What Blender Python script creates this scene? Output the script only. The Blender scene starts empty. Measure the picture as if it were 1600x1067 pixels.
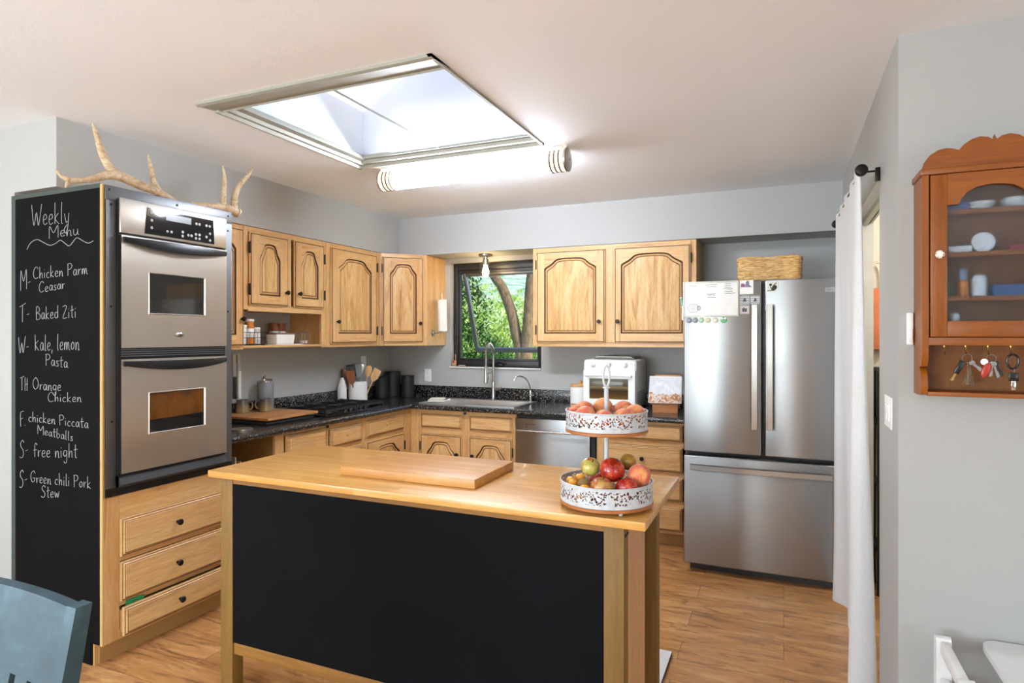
import bpy, bmesh, math, random
from mathutils import Matrix, Vector
R = math.radians
PI = math.pi
sc = bpy.context.scene
COL = sc.collection
random.seed(7)

# ------------------------------------------------------------------ camera
cam_d = bpy.data.cameras.new('camera')
cam = bpy.data.objects.new('camera', cam_d)
COL.objects.link(cam)
cam.location = (0, 0, 1.49)
cam.rotation_euler = (R(90), 0, R(23.57))
cam_d.sensor_width = 36
cam_d.lens = 972.9 / 1600 * 36
cam_d.shift_y = -0.00606
cam_d.clip_start = 0.05
cam_d.clip_end = 600
sc.camera = cam

# ------------------------------------------------------------------ view, sky, sun, daylight
sc.view_settings.view_transform = 'Standard'
sc.view_settings.look = 'None'
sc.view_settings.gamma = 1
sc.view_settings.use_curve_mapping = False
sc.view_settings.exposure = 0.64

world = bpy.data.worlds.new('sky')
sc.world = world
world.use_nodes = True
wn = world.node_tree
wn.nodes.clear()
wo = wn.nodes.new('ShaderNodeOutputWorld')
wb = wn.nodes.new('ShaderNodeBackground')
ws = wn.nodes.new('ShaderNodeTexSky')
ws.sky_type = 'NISHITA'
ws.sun_disc = False
ws.sun_elevation = R(30)
ws.sun_rotation = R(105)
wb.inputs['Strength'].default_value = 0.38
wn.links.new(ws.outputs[0], wb.inputs[0])
wn.links.new(wb.outputs[0], wo.inputs[0])

def lamp(name, kind, loc, rot, energy, color=(1, 1, 1), size=None, size_y=None):
    d = bpy.data.lights.new(name, kind)
    d.energy = energy
    d.color = color
    if kind == 'AREA':
        d.shape = 'RECTANGLE'
        d.size = size
        d.size_y = size_y
    o = bpy.data.objects.new(name, d)
    COL.objects.link(o)
    o.location = loc
    o.rotation_euler = rot
    return o

sun = lamp('sun', 'SUN', (6, -6, 9), (0, 0, 0), 3.2, (1, .95, .86))
sun.data.angle = R(0.6)
sun.rotation_euler = Vector((-.80, .22, -.44)).to_track_quat('-Z', 'Y').to_euler()
# daylight lamps in the dining room's unseen windows, tilted up to brighten the ceiling
lamp('daylight_rear_window', 'AREA', (-2.2, -3.30, 1.25), (R(150), 0, 0), 225, (.83, .92, 1), 2.6, 1.5)
lamp('daylight_side_window', 'AREA', (-5.02, -2.2, 1.3), (R(125), 0, R(-90)), 78, (.83, .92, 1), 2.1, 1.5)
lamp('soffit_fill_lamp', 'AREA', (3.1, -1.7, 1.3), (R(135), 0, R(90)), 30, (.83, .92, 1), 2.1, 1.5)  # made-up window, lamp added to brighten the left soffit

# ------------------------------------------------------------------ helpers
def nb():
    return bmesh.new()

def tr(bm, vs, M):
    bmesh.ops.transform(bm, matrix=M, verts=vs)

def box(bm, x0, x1, y0, y1, z0, z1, mi=0, bev=0, seg=2):
    P = [(x0, y0, z0), (x1, y0, z0), (x1, y1, z0), (x0, y1, z0), (x0, y0, z1), (x1, y0, z1), (x1, y1, z1), (x0, y1, z1)]
    v = [bm.verts.new(p) for p in P]
    fs = [bm.faces.new([v[i] for i in q]) for q in ((3, 2, 1, 0), (4, 5, 6, 7), (0, 1, 5, 4), (1, 2, 6, 5), (2, 3, 7, 6), (3, 0, 4, 7))]
    for f in fs:
        f.material_index = mi
    if bev:
        es = list({e for f in fs for e in f.edges})
        r = bmesh.ops.bevel(bm, geom=es, offset=bev, segments=seg, profile=.5, affect='EDGES', clamp_overlap=True)
        v = list({w for f in r['faces'] for w in f.verts} | {w for w in v if w.is_valid})
    return v

def obox(bm, c, s, M=None, mi=0, bev=0):
    v = box(bm, -s[0] / 2, s[0] / 2, -s[1] / 2, s[1] / 2, -s[2] / 2, s[2] / 2, mi, bev)
    tr(bm, v, Matrix.Translation(c) @ (M.to_4x4() if M else Matrix.Identity(4)))
    return v

def lathe(bm, prof, c=(0, 0, 0), n=24, mi=0, axis='z', sx=1, sy=1):
    rings = []
    allv = []
    for r, z in prof:
        if r < 1e-6:
            w = [bm.verts.new((0, 0, z))]
        else:
            w = [bm.verts.new((r * sx * math.cos(2 * PI * k / n), r * sy * math.sin(2 * PI * k / n), z)) for k in range(n)]
        rings.append(w)
        allv += w
    for a, b in zip(rings, rings[1:]):
        for k in range(n):
            k2 = (k + 1) % n
            if len(a) == 1 and len(b) == 1:
                continue
            if len(a) == 1:
                f = bm.faces.new((a[0], b[k2], b[k]))
            elif len(b) == 1:
                f = bm.faces.new((a[k], a[k2], b[0]))
            else:
                f = bm.faces.new((a[k], a[k2], b[k2], b[k]))
            f.material_index = mi
    if len(rings[0]) > 1:
        f = bm.faces.new(rings[0][::-1]); f.material_index = mi
    if len(rings[-1]) > 1:
        f = bm.faces.new(rings[-1]); f.material_index = mi
    if axis == 'x':
        tr(bm, allv, Matrix.Rotation(R(90), 4, 'Y'))
    elif axis == '-y':
        tr(bm, allv, Matrix.Rotation(R(90), 4, 'X'))
    elif axis == 'y':
        tr(bm, allv, Matrix.Rotation(R(-90), 4, 'X'))
    tr(bm, allv, Matrix.Translation(c))
    return allv

def cyl(bm, c, r, h, n=24, mi=0, axis='z', bev=0):
    if bev:
        return lathe(bm, [(r - bev, 0), (r, bev), (r, h - bev), (r - bev, h)], c, n, mi, axis)
    return lathe(bm, [(r, 0), (r, h)], c, n, mi, axis)

def ball(bm, c, r, n=20, mi=0, s=(1, 1, 1), M=None):
    m = max(6, n // 2)
    v = lathe(bm, [(r * math.sin(PI * k / m), -r * math.cos(PI * k / m)) for k in range(m + 1)], (0, 0, 0), n, mi)
    tr(bm, v, Matrix.Diagonal((*s, 1)))
    if M:
        tr(bm, v, M.to_4x4())
    tr(bm, v, Matrix.Translation(c))
    return v

def tube(bm, pts, rad, n=8, mi=0, closed=False, flat=1.0):
    pts = [Vector(p) for p in pts]
    N = len(pts)
    rs = rad if isinstance(rad, (list, tuple)) else [rad] * N
    ts = []
    for i in range(N):
        a = pts[(i - 1) % N] if (closed or i > 0) else pts[i]
        b = pts[(i + 1) % N] if (closed or i < N - 1) else pts[i]
        t = (b - a)
        ts.append(t.normalized() if t.length > 1e-9 else Vector((0, 0, 1)))
    up = Vector((0, 0, 1)) if abs(ts[0].z) < .9 else Vector((1, 0, 0))
    nrm = (up - ts[0] * up.dot(ts[0])).normalized()
    rings = []
    out = []
    for i in range(N):
        nrm = (nrm - ts[i] * nrm.dot(ts[i]))
        nrm = nrm.normalized() if nrm.length > 1e-6 else ts[i].orthogonal().normalized()
        bn = ts[i].cross(nrm)
        ring = [bm.verts.new(pts[i] + (nrm * math.cos(2 * PI * k / n) * flat + bn * math.sin(2 * PI * k / n)) * rs[i]) for k in range(n)]
        rings.append(ring)
        out += ring
    for i in range(N if closed else N - 1):
        a, b = rings[i], rings[(i + 1) % N]
        for k in range(n):
            f = bm.faces.new((a[k], a[(k + 1) % n], b[(k + 1) % n], b[k]))
            f.material_index = mi
    if not closed:
        f = bm.faces.new(rings[0][::-1]); f.material_index = mi
        f = bm.faces.new(rings[-1]); f.material_index = mi
    return out

def prism(bm, poly, a0, a1, plane='xz', mi=0):
    def P(p, a):
        return {'xz': (p[0], a, p[1]), 'xy': (p[0], p[1], a), 'yz': (a, p[0], p[1])}[plane]
    A = [bm.verts.new(P(p, a0)) for p in poly]
    B = [bm.verts.new(P(p, a1)) for p in poly]
    n = len(poly)
    fs = [bm.faces.new(A), bm.faces.new(B[::-1])]
    for i in range(n):
        fs.append(bm.faces.new((A[i], B[i], B[(i + 1) % n], A[(i + 1) % n])))
    for f in fs:
        f.material_index = mi
    return A + B

def rring(bm, loops, mi=0, close=True):
    """quads between successive loops of 3D points of equal length"""
    V = [[bm.verts.new(p) for p in L] for L in loops]
    for j, (a, b) in enumerate(zip(V, V[1:])):
        m = mi[j] if isinstance(mi, (list, tuple)) else mi
        n = len(a)
        for k in range(n if close else n - 1):
            f = bm.faces.new((a[k], a[(k + 1) % n], b[(k + 1) % n], b[k]))
            f.material_index = m
    return V

def smooth_pts(pts, k=4):
    P = [Vector(p) for p in pts]
    out = []
    for i in range(len(P) - 1):
        p0 = P[max(i - 1, 0)]; p1 = P[i]; p2 = P[i + 1]; p3 = P[min(i + 2, len(P) - 1)]
        for j in range(k):
            t = j / k
            out.append(.5 * ((2 * p1) + (p2 - p0) * t + (2 * p0 - 5 * p1 + 4 * p2 - p3) * t * t + (3 * p1 - p0 - 3 * p2 + p3) * t ** 3))
    out.append(P[-1])
    return out

def lerp_list(vals, k=4):
    out = []
    for a, b in zip(vals, vals[1:]):
        out += [a + (b - a) * j / k for j in range(k)]
    return out + [vals[-1]]

def obj(name, bm, mats, parent=None, loc=(0, 0, 0), rot=(0, 0, 0), sharp=38, recalc=True):
    if recalc:
        bmesh.ops.recalc_face_normals(bm, faces=bm.faces)
    if sharp is not None:
        lim = R(sharp)
        for e in bm.edges:
            if len(e.link_faces) == 2:
                e.smooth = e.calc_face_angle(0) < lim
            else:
                e.smooth = False
        for f in bm.faces:
            f.smooth = True
    me = bpy.data.meshes.new(name)
    bm.to_mesh(me)
    bm.free()
    for m in (mats if isinstance(mats, (list, tuple)) else [mats]):
        me.materials.append(m)
    o = bpy.data.objects.new(name, me)
    COL.objects.link(o)
    o.location = loc
    o.rotation_euler = rot
    if parent:
        o.parent = parent
    return o

def tag(o, label, cat, group=None):
    o['label'] = label
    o['category'] = cat
    if group:
        o['group'] = group
    return o

def thing(name, label, cat, loc=(0, 0, 0), rz=0, group=None):
    o = bpy.data.objects.new(name, None)
    o.empty_display_size = .05
    COL.objects.link(o)
    o.location = loc
    o.rotation_euler = (0, 0, rz)
    return tag(o, label, cat, group)

def struct(name, bm, mats, **k):
    o = obj(name, bm, mats, **k)
    if not o.parent:
        o['kind'] = 'structure'
    return o

def dup(o, parent=None, loc=None, rot=None):
    c = o.copy()
    COL.objects.link(c)
    if parent:
        c.parent = parent
    if loc is not None:
        c.location = loc
    if rot is not None:
        c.rotation_euler = rot
    return c

def dup_tree(root, loc, rz, label, group=None):
    r = dup(root, None, loc, (0, 0, rz))
    r['label'] = label
    if group:
        r['group'] = group
    for ch in list(root.children):
        c = dup(ch, r)
        for g in list(ch.children):
            dup(g, c)
    return r

# ------------------------------------------------------------------ materials
def hexc(h):
    h = h.lstrip('#')
    c = [int(h[i:i + 2], 16) / 255 for i in (0, 2, 4)]
    return tuple((x / 12.92 if x <= .04045 else ((x + .055) / 1.055) ** 2.4) for x in c) + (1,)

class NT:
    def __init__(s, name):
        s.m = bpy.data.materials.new(name)
        s.m.use_nodes = True
        s.t = s.m.node_tree
        s.t.nodes.clear()
        s.out = s.n('OutputMaterial')
        s.b = s.n('BsdfPrincipled')
        s.l(s.b.outputs[0], s.out.inputs[0])
    def n(s, k, **kw):
        x = s.t.nodes.new('ShaderNode' + k)
        for a, b in kw.items():
            setattr(x, a, b)
        return x
    def l(s, a, b):
        s.t.links.new(a, b)
    def set(s, **kw):
        names = dict(col='Base Color', rough='Roughness', metal='Metallic', spec='Specular IOR Level', trans='Transmission Weight', ior='IOR',
                     coat='Coat Weight', em='Emission Color', es='Emission Strength', aniso='Anisotropic', alpha='Alpha', sheen='Sheen Weight', sss='Subsurface Weight')
        for k, v in kw.items():
            s.b.inputs[names[k]].default_value = v
        return s
    def math(s, op, a, b=None, clamp=False):
        x = s.n('Math', operation=op, use_clamp=clamp)
        for i, v in enumerate((a, b)):
            if v is None:
                continue
            if isinstance(v, (int, float)):
                x.inputs[i].default_value = v
            else:
                s.l(v, x.inputs[i])
        return x.outputs[0]
    def coords(s, scale=(1, 1, 1), kind='Object', rand=0, rot=(0, 0, 0)):
        tc = s.n('TexCoord')
        src = tc.outputs[kind]
        if rand:
            oi = s.n('ObjectInfo')
            cm = s.n('CombineXYZ')
            r = s.math('MULTIPLY', oi.outputs['Random'], rand)
            for i in range(3):
                s.l(r, cm.inputs[i])
            ad = s.n('VectorMath', operation='ADD')
            s.l(src, ad.inputs[0]); s.l(cm.outputs[0], ad.inputs[1])
            src = ad.outputs[0]
        mp = s.n('Mapping')
        mp.inputs['Scale'].default_value = scale
        mp.inputs['Rotation'].default_value = rot
        s.l(src, mp.inputs[0])
        return mp.outputs[0]
    def noise(s, vec, scale, detail=4, rough=.5, dist=0):
        x = s.n('TexNoise')
        x.inputs['Scale'].default_value = scale
        x.inputs['Detail'].default_value = detail
        x.inputs['Roughness'].default_value = rough
        x.inputs['Distortion'].default_value = dist
        s.l(vec, x.inputs['Vector'])
        return x.outputs['Fac']
    def ramp(s, fac, stops, interp='LINEAR'):
        x = s.n('ValToRGB')
        x.color_ramp.interpolation = interp
        e = x.color_ramp.elements
        while len(e) < len(stops):
            e.new(.5)
        for i, (p, c) in enumerate(stops):
            e[i].position = p
            e[i].color = hexc(c) if isinstance(c, str) else (c, c, c, 1)
        s.l(fac, x.inputs[0])
        return x.outputs[0]
    def mix(s, fac, a, b, mode='MIX'):
        x = s.n('Mix', data_type='RGBA', blend_type=mode)
        for sock, v in ((x.inputs[0], fac), (x.inputs[6], a), (x.inputs[7], b)):
            if isinstance(v, (int, float)):
                sock.default_value = v
            elif isinstance(v, str):
                sock.default_value = hexc(v)
            else:
                s.l(v, sock)
        return x.outputs[2]
    def col(s, v):
        s.l(v, s.b.inputs['Base Color'])
    def bump(s, h, strength=.2, dist=.01):
        x = s.n('Bump')
        x.inputs['Strength'].default_value = strength
        x.inputs['Distance'].default_value = dist
        s.l(h, x.inputs['Height'])
        s.l(x.outputs[0], s.b.inputs['Normal'])

def plain(name, c, rough=.5, metal=0, var=.06, scale=30, bump=0, **kw):
    t = NT(name)
    t.set(rough=rough, metal=metal, **kw)
    co = t.coords()
    n = t.noise(co, scale, 4)
    base = hexc(c)
    m = t.mix(t.math('MULTIPLY', n, 1.0), c, c)
    hs = t.n('HueSaturation')
    hs.inputs['Color'].default_value = base
    t.l(t.math('ADD', t.math('MULTIPLY', n, var * 2), 1 - var), hs.inputs['Value'])
    t.col(hs.outputs[0])
    if bump:
        t.bump(n, bump)
    return t.m

def wood(name, c, axis='z', fine=1.0, rough=.45, var=1.0, coat=.05, knots=True):
    """c = (light, mid, dark, streak)"""
    t = NT(name)
    t.set(rough=rough, coat=coat)
    st = {'x': (1.1, 14, 14), 'y': (14, 1.1, 14), 'z': (14, 14, 1.1)}[axis]
    co = t.coords(st, rand=37)
    big = t.noise(co, .55 * fine, 3, .5, .6)
    med = t.noise(co, 2.2 * fine, 5, .6, 1.2)
    finen = t.noise(co, 14 * fine, 3, .6)
    a = t.ramp(big, [(.3, c[0]), (.52, c[1]), (.72, c[2])])
    b = t.ramp(med, [(.35, c[0]), (.6, c[1]), (.78, c[2])])
    m = t.mix(.5, a, b)
    f = t.ramp(finen, [(.35, .84), (.6, 1.0)])
    m = t.mix(1, m, f, 'MULTIPLY')
    if knots:
        s2 = t.ramp(t.noise(co, .9 * fine, 6, .7, 2.2), [(.56, 0.0), (.70, .62)])
        m = t.mix(t.math('MULTIPLY', s2, var), m, c[3])
    t.col(m)
    t.bump(finen, .05)
    return t.m

def blocks(name, cols, bw, rh, axis_rot=0, rough=.4, coat=.2, gap=.0006, gapc='#5a3a18', grain=(1.2, 16, 16), coords='Object', streak=None):
    """planks or butcher-block staves, long side along local x"""
    t = NT(name)
    t.set(rough=rough, coat=coat)
    co = t.coords((1, 1, 1), rot=(0, 0, axis_rot), kind=coords)
    br = t.n('TexBrick')
    br.offset = .37
    br.offset_frequency = 2
    br.squash = 1
    br.inputs['Color1'].default_value = (0, 0, 0, 1)
    br.inputs['Color2'].default_value = (1, 1, 1, 1)
    br.inputs['Mortar'].default_value = (.5, .5, .5, 1)
    br.inputs['Scale'].default_value = 1
    br.inputs['Mortar Size'].default_value = gap
    br.inputs['Mortar Smooth'].default_value = .1
    br.inputs['Bias'].default_value = 0
    br.inputs['Brick Width'].default_value = bw
    br.inputs['Row Height'].default_value = rh
    t.l(co, br.inputs['Vector'])
    sh = t.n('VectorMath', operation='SCALE')
    sh.inputs['Scale'].default_value = 9
    t.l(br.outputs['Color'], sh.inputs[0])
    ad = t.n('VectorMath', operation='ADD')
    t.l(co, ad.inputs[0]); t.l(sh.outputs[0], ad.inputs[1])
    mp = t.n('Mapping'); mp.inputs['Scale'].default_value = grain
    t.l(ad.outputs[0], mp.inputs[0])
    g = t.noise(mp.outputs[0], 1.6, 6, .6, 1.0)
    g2 = t.noise(mp.outputs[0], .5, 3, .5, .5)
    fine = t.noise(mp.outputs[0], 9, 4, .6, .2)
    stave = t.ramp(br.outputs['Color'], [(0, cols[0]), (.5, cols[1]), (1, cols[2])])
    gr = t.ramp(g, [(.36, cols[2]), (.5, cols[1]), (.66, cols[3])])
    m = t.mix(.55, stave, gr)
    m = t.mix(t.ramp(g2, [(.42, 0.0), (.75, .45)]), m, cols[3])
    if streak:
        m = t.mix(t.ramp(t.noise(mp.outputs[0], 1.1, 8, .75, 2.6), [(.50, 0.0), (.66, .85)]), m, streak)
    m = t.mix(1, m, t.ramp(fine, [(.3, .88), (.6, 1.0)]), 'MULTIPLY')
    m = t.mix(br.outputs['Fac'], m, gapc)
    t.col(m)
    t.bump(t.math('SUBTRACT', fine, t.math('MULTIPLY', br.outputs['Fac'], 2)), .06)
    return t.m

def steel(name, c='#b9b9b8', rough=.3, axis='z', aniso=.6, arot=0):
    t = NT(name)
    t.b.inputs['Anisotropic Rotation'].default_value = arot
    t.set(rough=rough, metal=1, aniso=aniso)
    st = {'x': (2, 90, 90), 'z': (90, 90, 2), 'y': (90, 2, 90)}[axis]
    co = t.coords(st)
    n = t.noise(co, 5, 4, .6)
    sm = t.noise(t.coords((1, 1, 1)), 4, 3, .6)
    hs = t.n('HueSaturation')
    hs.inputs['Color'].default_value = hexc(c)
    t.l(t.math('ADD', t.math('MULTIPLY', n, .10), .95), hs.inputs['Value'])
    t.col(hs.outputs[0])
    t.l(t.math('ADD', t.math('MULTIPLY', t.math('ADD', n, sm), .10), rough - .08), t.b.inputs['Roughness'])
    t.bump(n, .03)
    return t.m

def thin_glass(name, tint=(1, 1, 1, 1), rough=0.0, refl=1.0):
    t = NT(name)
    t.t.nodes.remove(t.b)
    tr_ = t.n('BsdfTransparent'); tr_.inputs[0].default_value = tint
    gl = t.n('BsdfGlossy'); gl.inputs['Roughness'].default_value = rough
    lw = t.n('LayerWeight'); lw.inputs[0].default_value = .5
    mx = t.n('MixShader')
    t.l(t.math('MULTIPLY', t.math('ADD', t.math('MULTIPLY', t.math('POWER', lw.outputs['Facing'], 5), .8), .045), refl), mx.inputs[0])
    t.l(tr_.outputs[0], mx.inputs[1]); t.l(gl.outputs[0], mx.inputs[2])
    t.l(mx.outputs[0], t.out.inputs[0])
    return t.m

def emit(name, c, s):
    t = NT(name)
    t.set(col=hexc(c), em=hexc(c), es=s, rough=.4)
    return t.m

def paint(name, c, bump=.06, scale=140, rough=.75):
    t = NT(name)
    t.set(rough=rough)
    co = t.coords()
    n = t.noise(co, scale, 3, .6)
    big = t.noise(co, 2.0, 3, .5)
    hs = t.n('HueSaturation'); hs.inputs['Color'].default_value = hexc(c)
    t.l(t.math('ADD', t.math('MULTIPLY', big, .04), .98), hs.inputs['Value'])
    t.col(hs.outputs[0])
    t.bump(n, bump, .004)
    return t.m

MAPLE = ('#dfb983', '#d3a367', '#bf8649', '#8f5a2a')
M = {}
M['wall'] = paint('wall paint', '#adadaa', .25, 90)
M['ceil'] = paint('ceiling paint', '#f0f4f8', .15, 70)
M['white_trim'] = paint('white trim', '#e4e4e2', .02)
M['beige_wall'] = paint('pantry paint', '#d8d0c0', .2, 90)
M['floor'] = blocks('floor planks', ('#d6a26a', '#c48c52', '#dfb07a', '#a46e3e'), 1.22, .183, rough=.33, coat=.25, gap=.0012, gapc='#6b4526', grain=(1.5, 8, 8), streak='#74462a')
M['wz'] = wood('cabinet wood upright grain', MAPLE, 'z')
M['wx'] = wood('cabinet wood cross grain', MAPLE, 'x')
M['wdark'] = plain('cabinet interior wood', '#b08850', .55)
M['glaze'] = plain('dark glaze in grooves', '#4e3016', .5)
M['glaze2'] = plain('brown glaze in grooves', '#7a5028', .5)
M['butcher'] = blocks('butcher block staves', ('#dca65a', '#cf964a', '#e4b66c', '#bd8038'), .45, .042, rough=.36, coat=.25, gap=.0004, gapc='#b07c3c')
M['board'] = blocks('cutting board staves', ('#d09650', '#c08542', '#d8a562', '#ad7034'), .40, .045, rough=.42, coat=.1, gap=.0004, gapc='#a06c34')
M['island_wood'] = wood('island frame wood', ('#8f6c30', '#7e5c24', '#6d4e1c', '#583c12'), 'z', var=.5, coat=0, rough=.6)
M['island_wood_x'] = wood('island rail wood', ('#a47430', '#906224', '#7b521c', '#603e12'), 'x', var=.5, coat=0, rough=.6)
M['chalkboard'] = plain('black chalkboard paint', '#101012', .62, var=.3, scale=5, spec=.06)
M['chalkgreen'] = plain('dark green chalkboard edge', '#3c4740', .6)
M['islandblack'] = plain('satin black panel', '#0d0e11', .7, var=.2, scale=6, spec=.08)
M['chalk'] = plain('white chalk', '#a9aeb0', .9, var=.3, scale=200)
M['steel'] = steel('brushed steel', '#c2bfba', .34, 'x')
M['steel_fridge'] = steel('brushed steel doors', '#a6a8a8', .32, 'x', .9, .25)
M['steel_oven'] = steel('oven door steel', '#c9c1b6', .36, 'z')
M['chrome'] = plain('polished chrome', '#d0d0d0', .12, 1)
M['nickel'] = plain('satin nickel', '#b4b0aa', .28, 1)
M['alu'] = plain('dull aluminium', '#a3a498', .55, .35, var=.12, scale=12)
M['gunmetal'] = plain('grey metal trim', '#77787a', .42, .9, var=.12, scale=8)
M['black'] = plain('black enamel', '#0f1012', .32)
M['blackm'] = plain('matte black metal', '#1b1b1c', .55)
M['blackw'] = plain('black window frame', '#242423', .45)
M['bronze'] = plain('dark bronze', '#221d1a', .4, .6)
M['blackglass'] = plain('black glass', '#0b0c0d', .06, coat=.6)
M['ovenglass'] = plain('dark oven glass', '#25221f', .10, coat=.6, var=.2, scale=5)
M['plastic_w'] = plain('white plastic', '#f0f0ed', .4)
M['enamel_w'] = plain('white enamel', '#dfe0dc', .3)
M['ceramic'] = plain('white ceramic', '#e8e7e2', .25)
M['whitewood'] = plain('white painted wood', '#e2e2e0', .45)
M['glass'] = thin_glass('clear glass')
M['acrylic'] = thin_glass('dull acrylic', (1, 1, 1, 1), .35, .25)
t = NT('clouded cabinet glass'); t.t.nodes.remove(t.b)
_a = t.n('BsdfTransparent'); _a.inputs[0].default_value = (.86, .89, .93, 1)
_r = t.n('BsdfRefraction'); _r.inputs['Roughness'].default_value = .42; _r.inputs['IOR'].default_value = 1.2; _r.inputs[0].default_value = (.86, .89, .93, 1)
_g = t.n('BsdfGlossy'); _g.inputs['Roughness'].default_value = .15
_m = t.n('MixShader'); _m.inputs[0].default_value = .72; t.l(_a.outputs[0], _m.inputs[1]); t.l(_r.outputs[0], _m.inputs[2])
_n = t.n('MixShader'); _n.inputs[0].default_value = .05; t.l(_m.outputs[0], _n.inputs[1]); t.l(_g.outputs[0], _n.inputs[2]); t.l(_n.outputs[0], t.out.inputs[0])
M['frost'] = t.m
M['paper'] = plain('white paper', '#ecebe6', .9)

def granite():
    t = NT('black speckled stone')
    t.set(rough=.2, coat=.2)
    co = t.coords()
    v = t.n('TexVoronoi'); v.inputs['Scale'].default_value = 165
    t.l(co, v.inputs['Vector'])
    sepc = t.n('SeparateColor'); t.l(v.outputs['Color'], sepc.inputs[0])
    dots = t.math('MULTIPLY', t.math('LESS_THAN', v.outputs['Distance'], .34), t.math('GREATER_THAN', sepc.outputs[0], .66))
    n = t.noise(co, 60, 5, .7)
    base = t.ramp(n, [(.4, '#0d0d0e'), (.62, '#262627'), (.8, '#3c3b3a')])
    m = t.mix(dots, base, t.ramp(sepc.outputs[1], [(0, '#7b7974'), (1, '#d0cdc5')]))
    t.col(m)
    return t.m
M['granite'] = granite()
M['button'] = plain('grey printed buttons', '#a9a9a5', .5)

def lattice():
    t = NT('lattice carved panel wood')
    t.set(rough=.5, coat=.03)
    co = t.coords((14, 14, 1.1), rand=37)
    big = t.noise(co, 1.2, 6, .65, 2.0)
    fine = t.noise(co, 14, 3, .6)
    c = t.ramp(big, [(.30, '#e2c08e'), (.46, '#d6ab70'), (.58, '#c69556'), (.72, '#93602e')])
    c = t.mix(1, c, t.ramp(fine, [(.35, .9), (.6, 1.0)]), 'MULTIPLY')
    sx = t.n('SeparateXYZ'); t.l(t.coords(), sx.inputs[0])
    a = t.math('MULTIPLY', sx.outputs[0], 1 / .080)
    b = t.math('MULTIPLY', sx.outputs[2], 1 / .135)
    def line(v):
        d = t.math('ABSOLUTE', t.math('SUBTRACT', t.math('FRACT', v), .5))
        return t.math('LESS_THAN', d, .013)
    g = t.math('MAXIMUM', line(t.math('ADD', a, b)), line(t.math('SUBTRACT', a, b)))
    c = t.mix(t.math('MULTIPLY', g, .38), c, '#70461f')
    t.col(c)
    t.bump(t.math('MULTIPLY', g, -1), .12, .002)
    return t.m
M['lattice'] = lattice()

# ------------------------------------------------------------------ setting
CZ = 2.52
bm = nb(); box(bm, -5.3, 3.3, -3.6, 5.14, -.06, 0)
struct('floor', bm, M['floor'])
HX0, HX1, HY0, HY1 = -2.385, -1.178, 1.965, 3.135
bm = nb()
box(bm, -5.3, HX0, -3.6, 5.14, CZ, CZ + .1); box(bm, HX1, 3.3, -3.6, 5.14, CZ, CZ + .1)
box(bm, HX0, HX1, -3.6, HY0, CZ, CZ + .1); box(bm, HX0, HX1, HY1, 5.14, CZ, CZ + .1)
struct('ceiling', bm, M['ceil'])
bm = nb(); box(bm, -3.59, -3.47, 1.95, 5.14, 0, CZ); struct('wall_left', bm, M['wall'])
bm = nb(); box(bm, -5.2, -3.47, 1.83, 1.95, 0, CZ); struct('wall_left_end', bm, M['wall'])
WX0, WX1, WZ0, WZ1 = -2.806, -1.915, 1.205, 2.15
bm = nb()
box(bm, -3.47, WX0, 5.02, 5.14, 0, CZ); box(bm, WX1, .361, 5.02, 5.14, 0, CZ)
box(bm, WX0, WX1, 5.02, 5.14, 0, WZ0); box(bm, WX0, WX1, 5.02, 5.14, WZ1, CZ)
struct('wall_back', bm, M['wall'])
bm = nb(); box(bm, -3.47, -3.14, 1.83, 4.68, 2.192, CZ); struct('trim_1', bm, M['wall'])      # dropped soffits
bm = nb(); box(bm, -3.47, .361, 4.68, 5.02, 2.192, CZ); struct('trim_2', bm, M['wall'])
RX = .361; RT = .10
bm = nb()
box(bm, RX, RX + RT, 2.60, 2.95, 0, CZ); box(bm, RX, RX + RT, 2.95, 4.0, 2.137, CZ); box(bm, RX, RX + RT, 4.0, 5.14, 0, CZ)
struct('wall_right', bm, M['wall'])
bm = nb(); box(bm, RX, 3.2, 2.49, 2.60, 0, CZ); struct('wall_right_front', bm, M['wall'])
# store room behind the curtain
bm = nb()
box(bm, RX + RT, 1.7, 4.35, 4.45, 0, 2.4); box(bm, 1.6, 1.7, 2.6, 4.35, 0, 2.4)
struct('wall_store_room', bm, M['beige_wall'])
bm = nb(); box(bm, RX + RT, 1.7, 2.6, 4.45, 2.4, 2.5); struct('ceiling_store_room', bm, M['ceil'])
bm = nb(); box(bm, .405, .43, 2.96, 3.99, 2.108, 2.137); box(bm, .44, .452, 2.96, 3.99, 2.112, 2.137)
struct('trim_3', bm, M['alu'])
# the dining room around and behind the camera
bm = nb()
box(bm, -5.2, -3.5, -3.6, -3.5, 0, CZ); box(bm, -.9, 3.2, -3.6, -3.5, 0, CZ); box(bm, -3.5, -.9, -3.6, -3.5, 0, .7); box(bm, -3.5, -.9, -3.6, -3.5, 2.2, CZ)
struct('wall_rear', bm, M['wall'])
bm = nb()
box(bm, -5.3, -5.2, -3.6, -3.3, 0, CZ); box(bm, -5.3, -5.2, -1.1, 1.95, 0, CZ); box(bm, -5.3, -5.2, -3.3, -1.1, 0, .7); box(bm, -5.3, -5.2, -3.3, -1.1, 2.2, CZ)
struct('wall_dining_left', bm, M['wall'])
bm = nb(); box(bm, 3.2, 3.3, -3.6, -2.8, 0, CZ); box(bm, 3.2, 3.3, -.6, 2.6, 0, CZ); box(bm, 3.2, 3.3, -2.8, -.6, 0, .7); box(bm, 3.2, 3.3, -2.8, -.6, 2.2, CZ); struct('wall_dining_right', bm, M['wall'])  # window opening added for the made-up right-hand lamp

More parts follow.
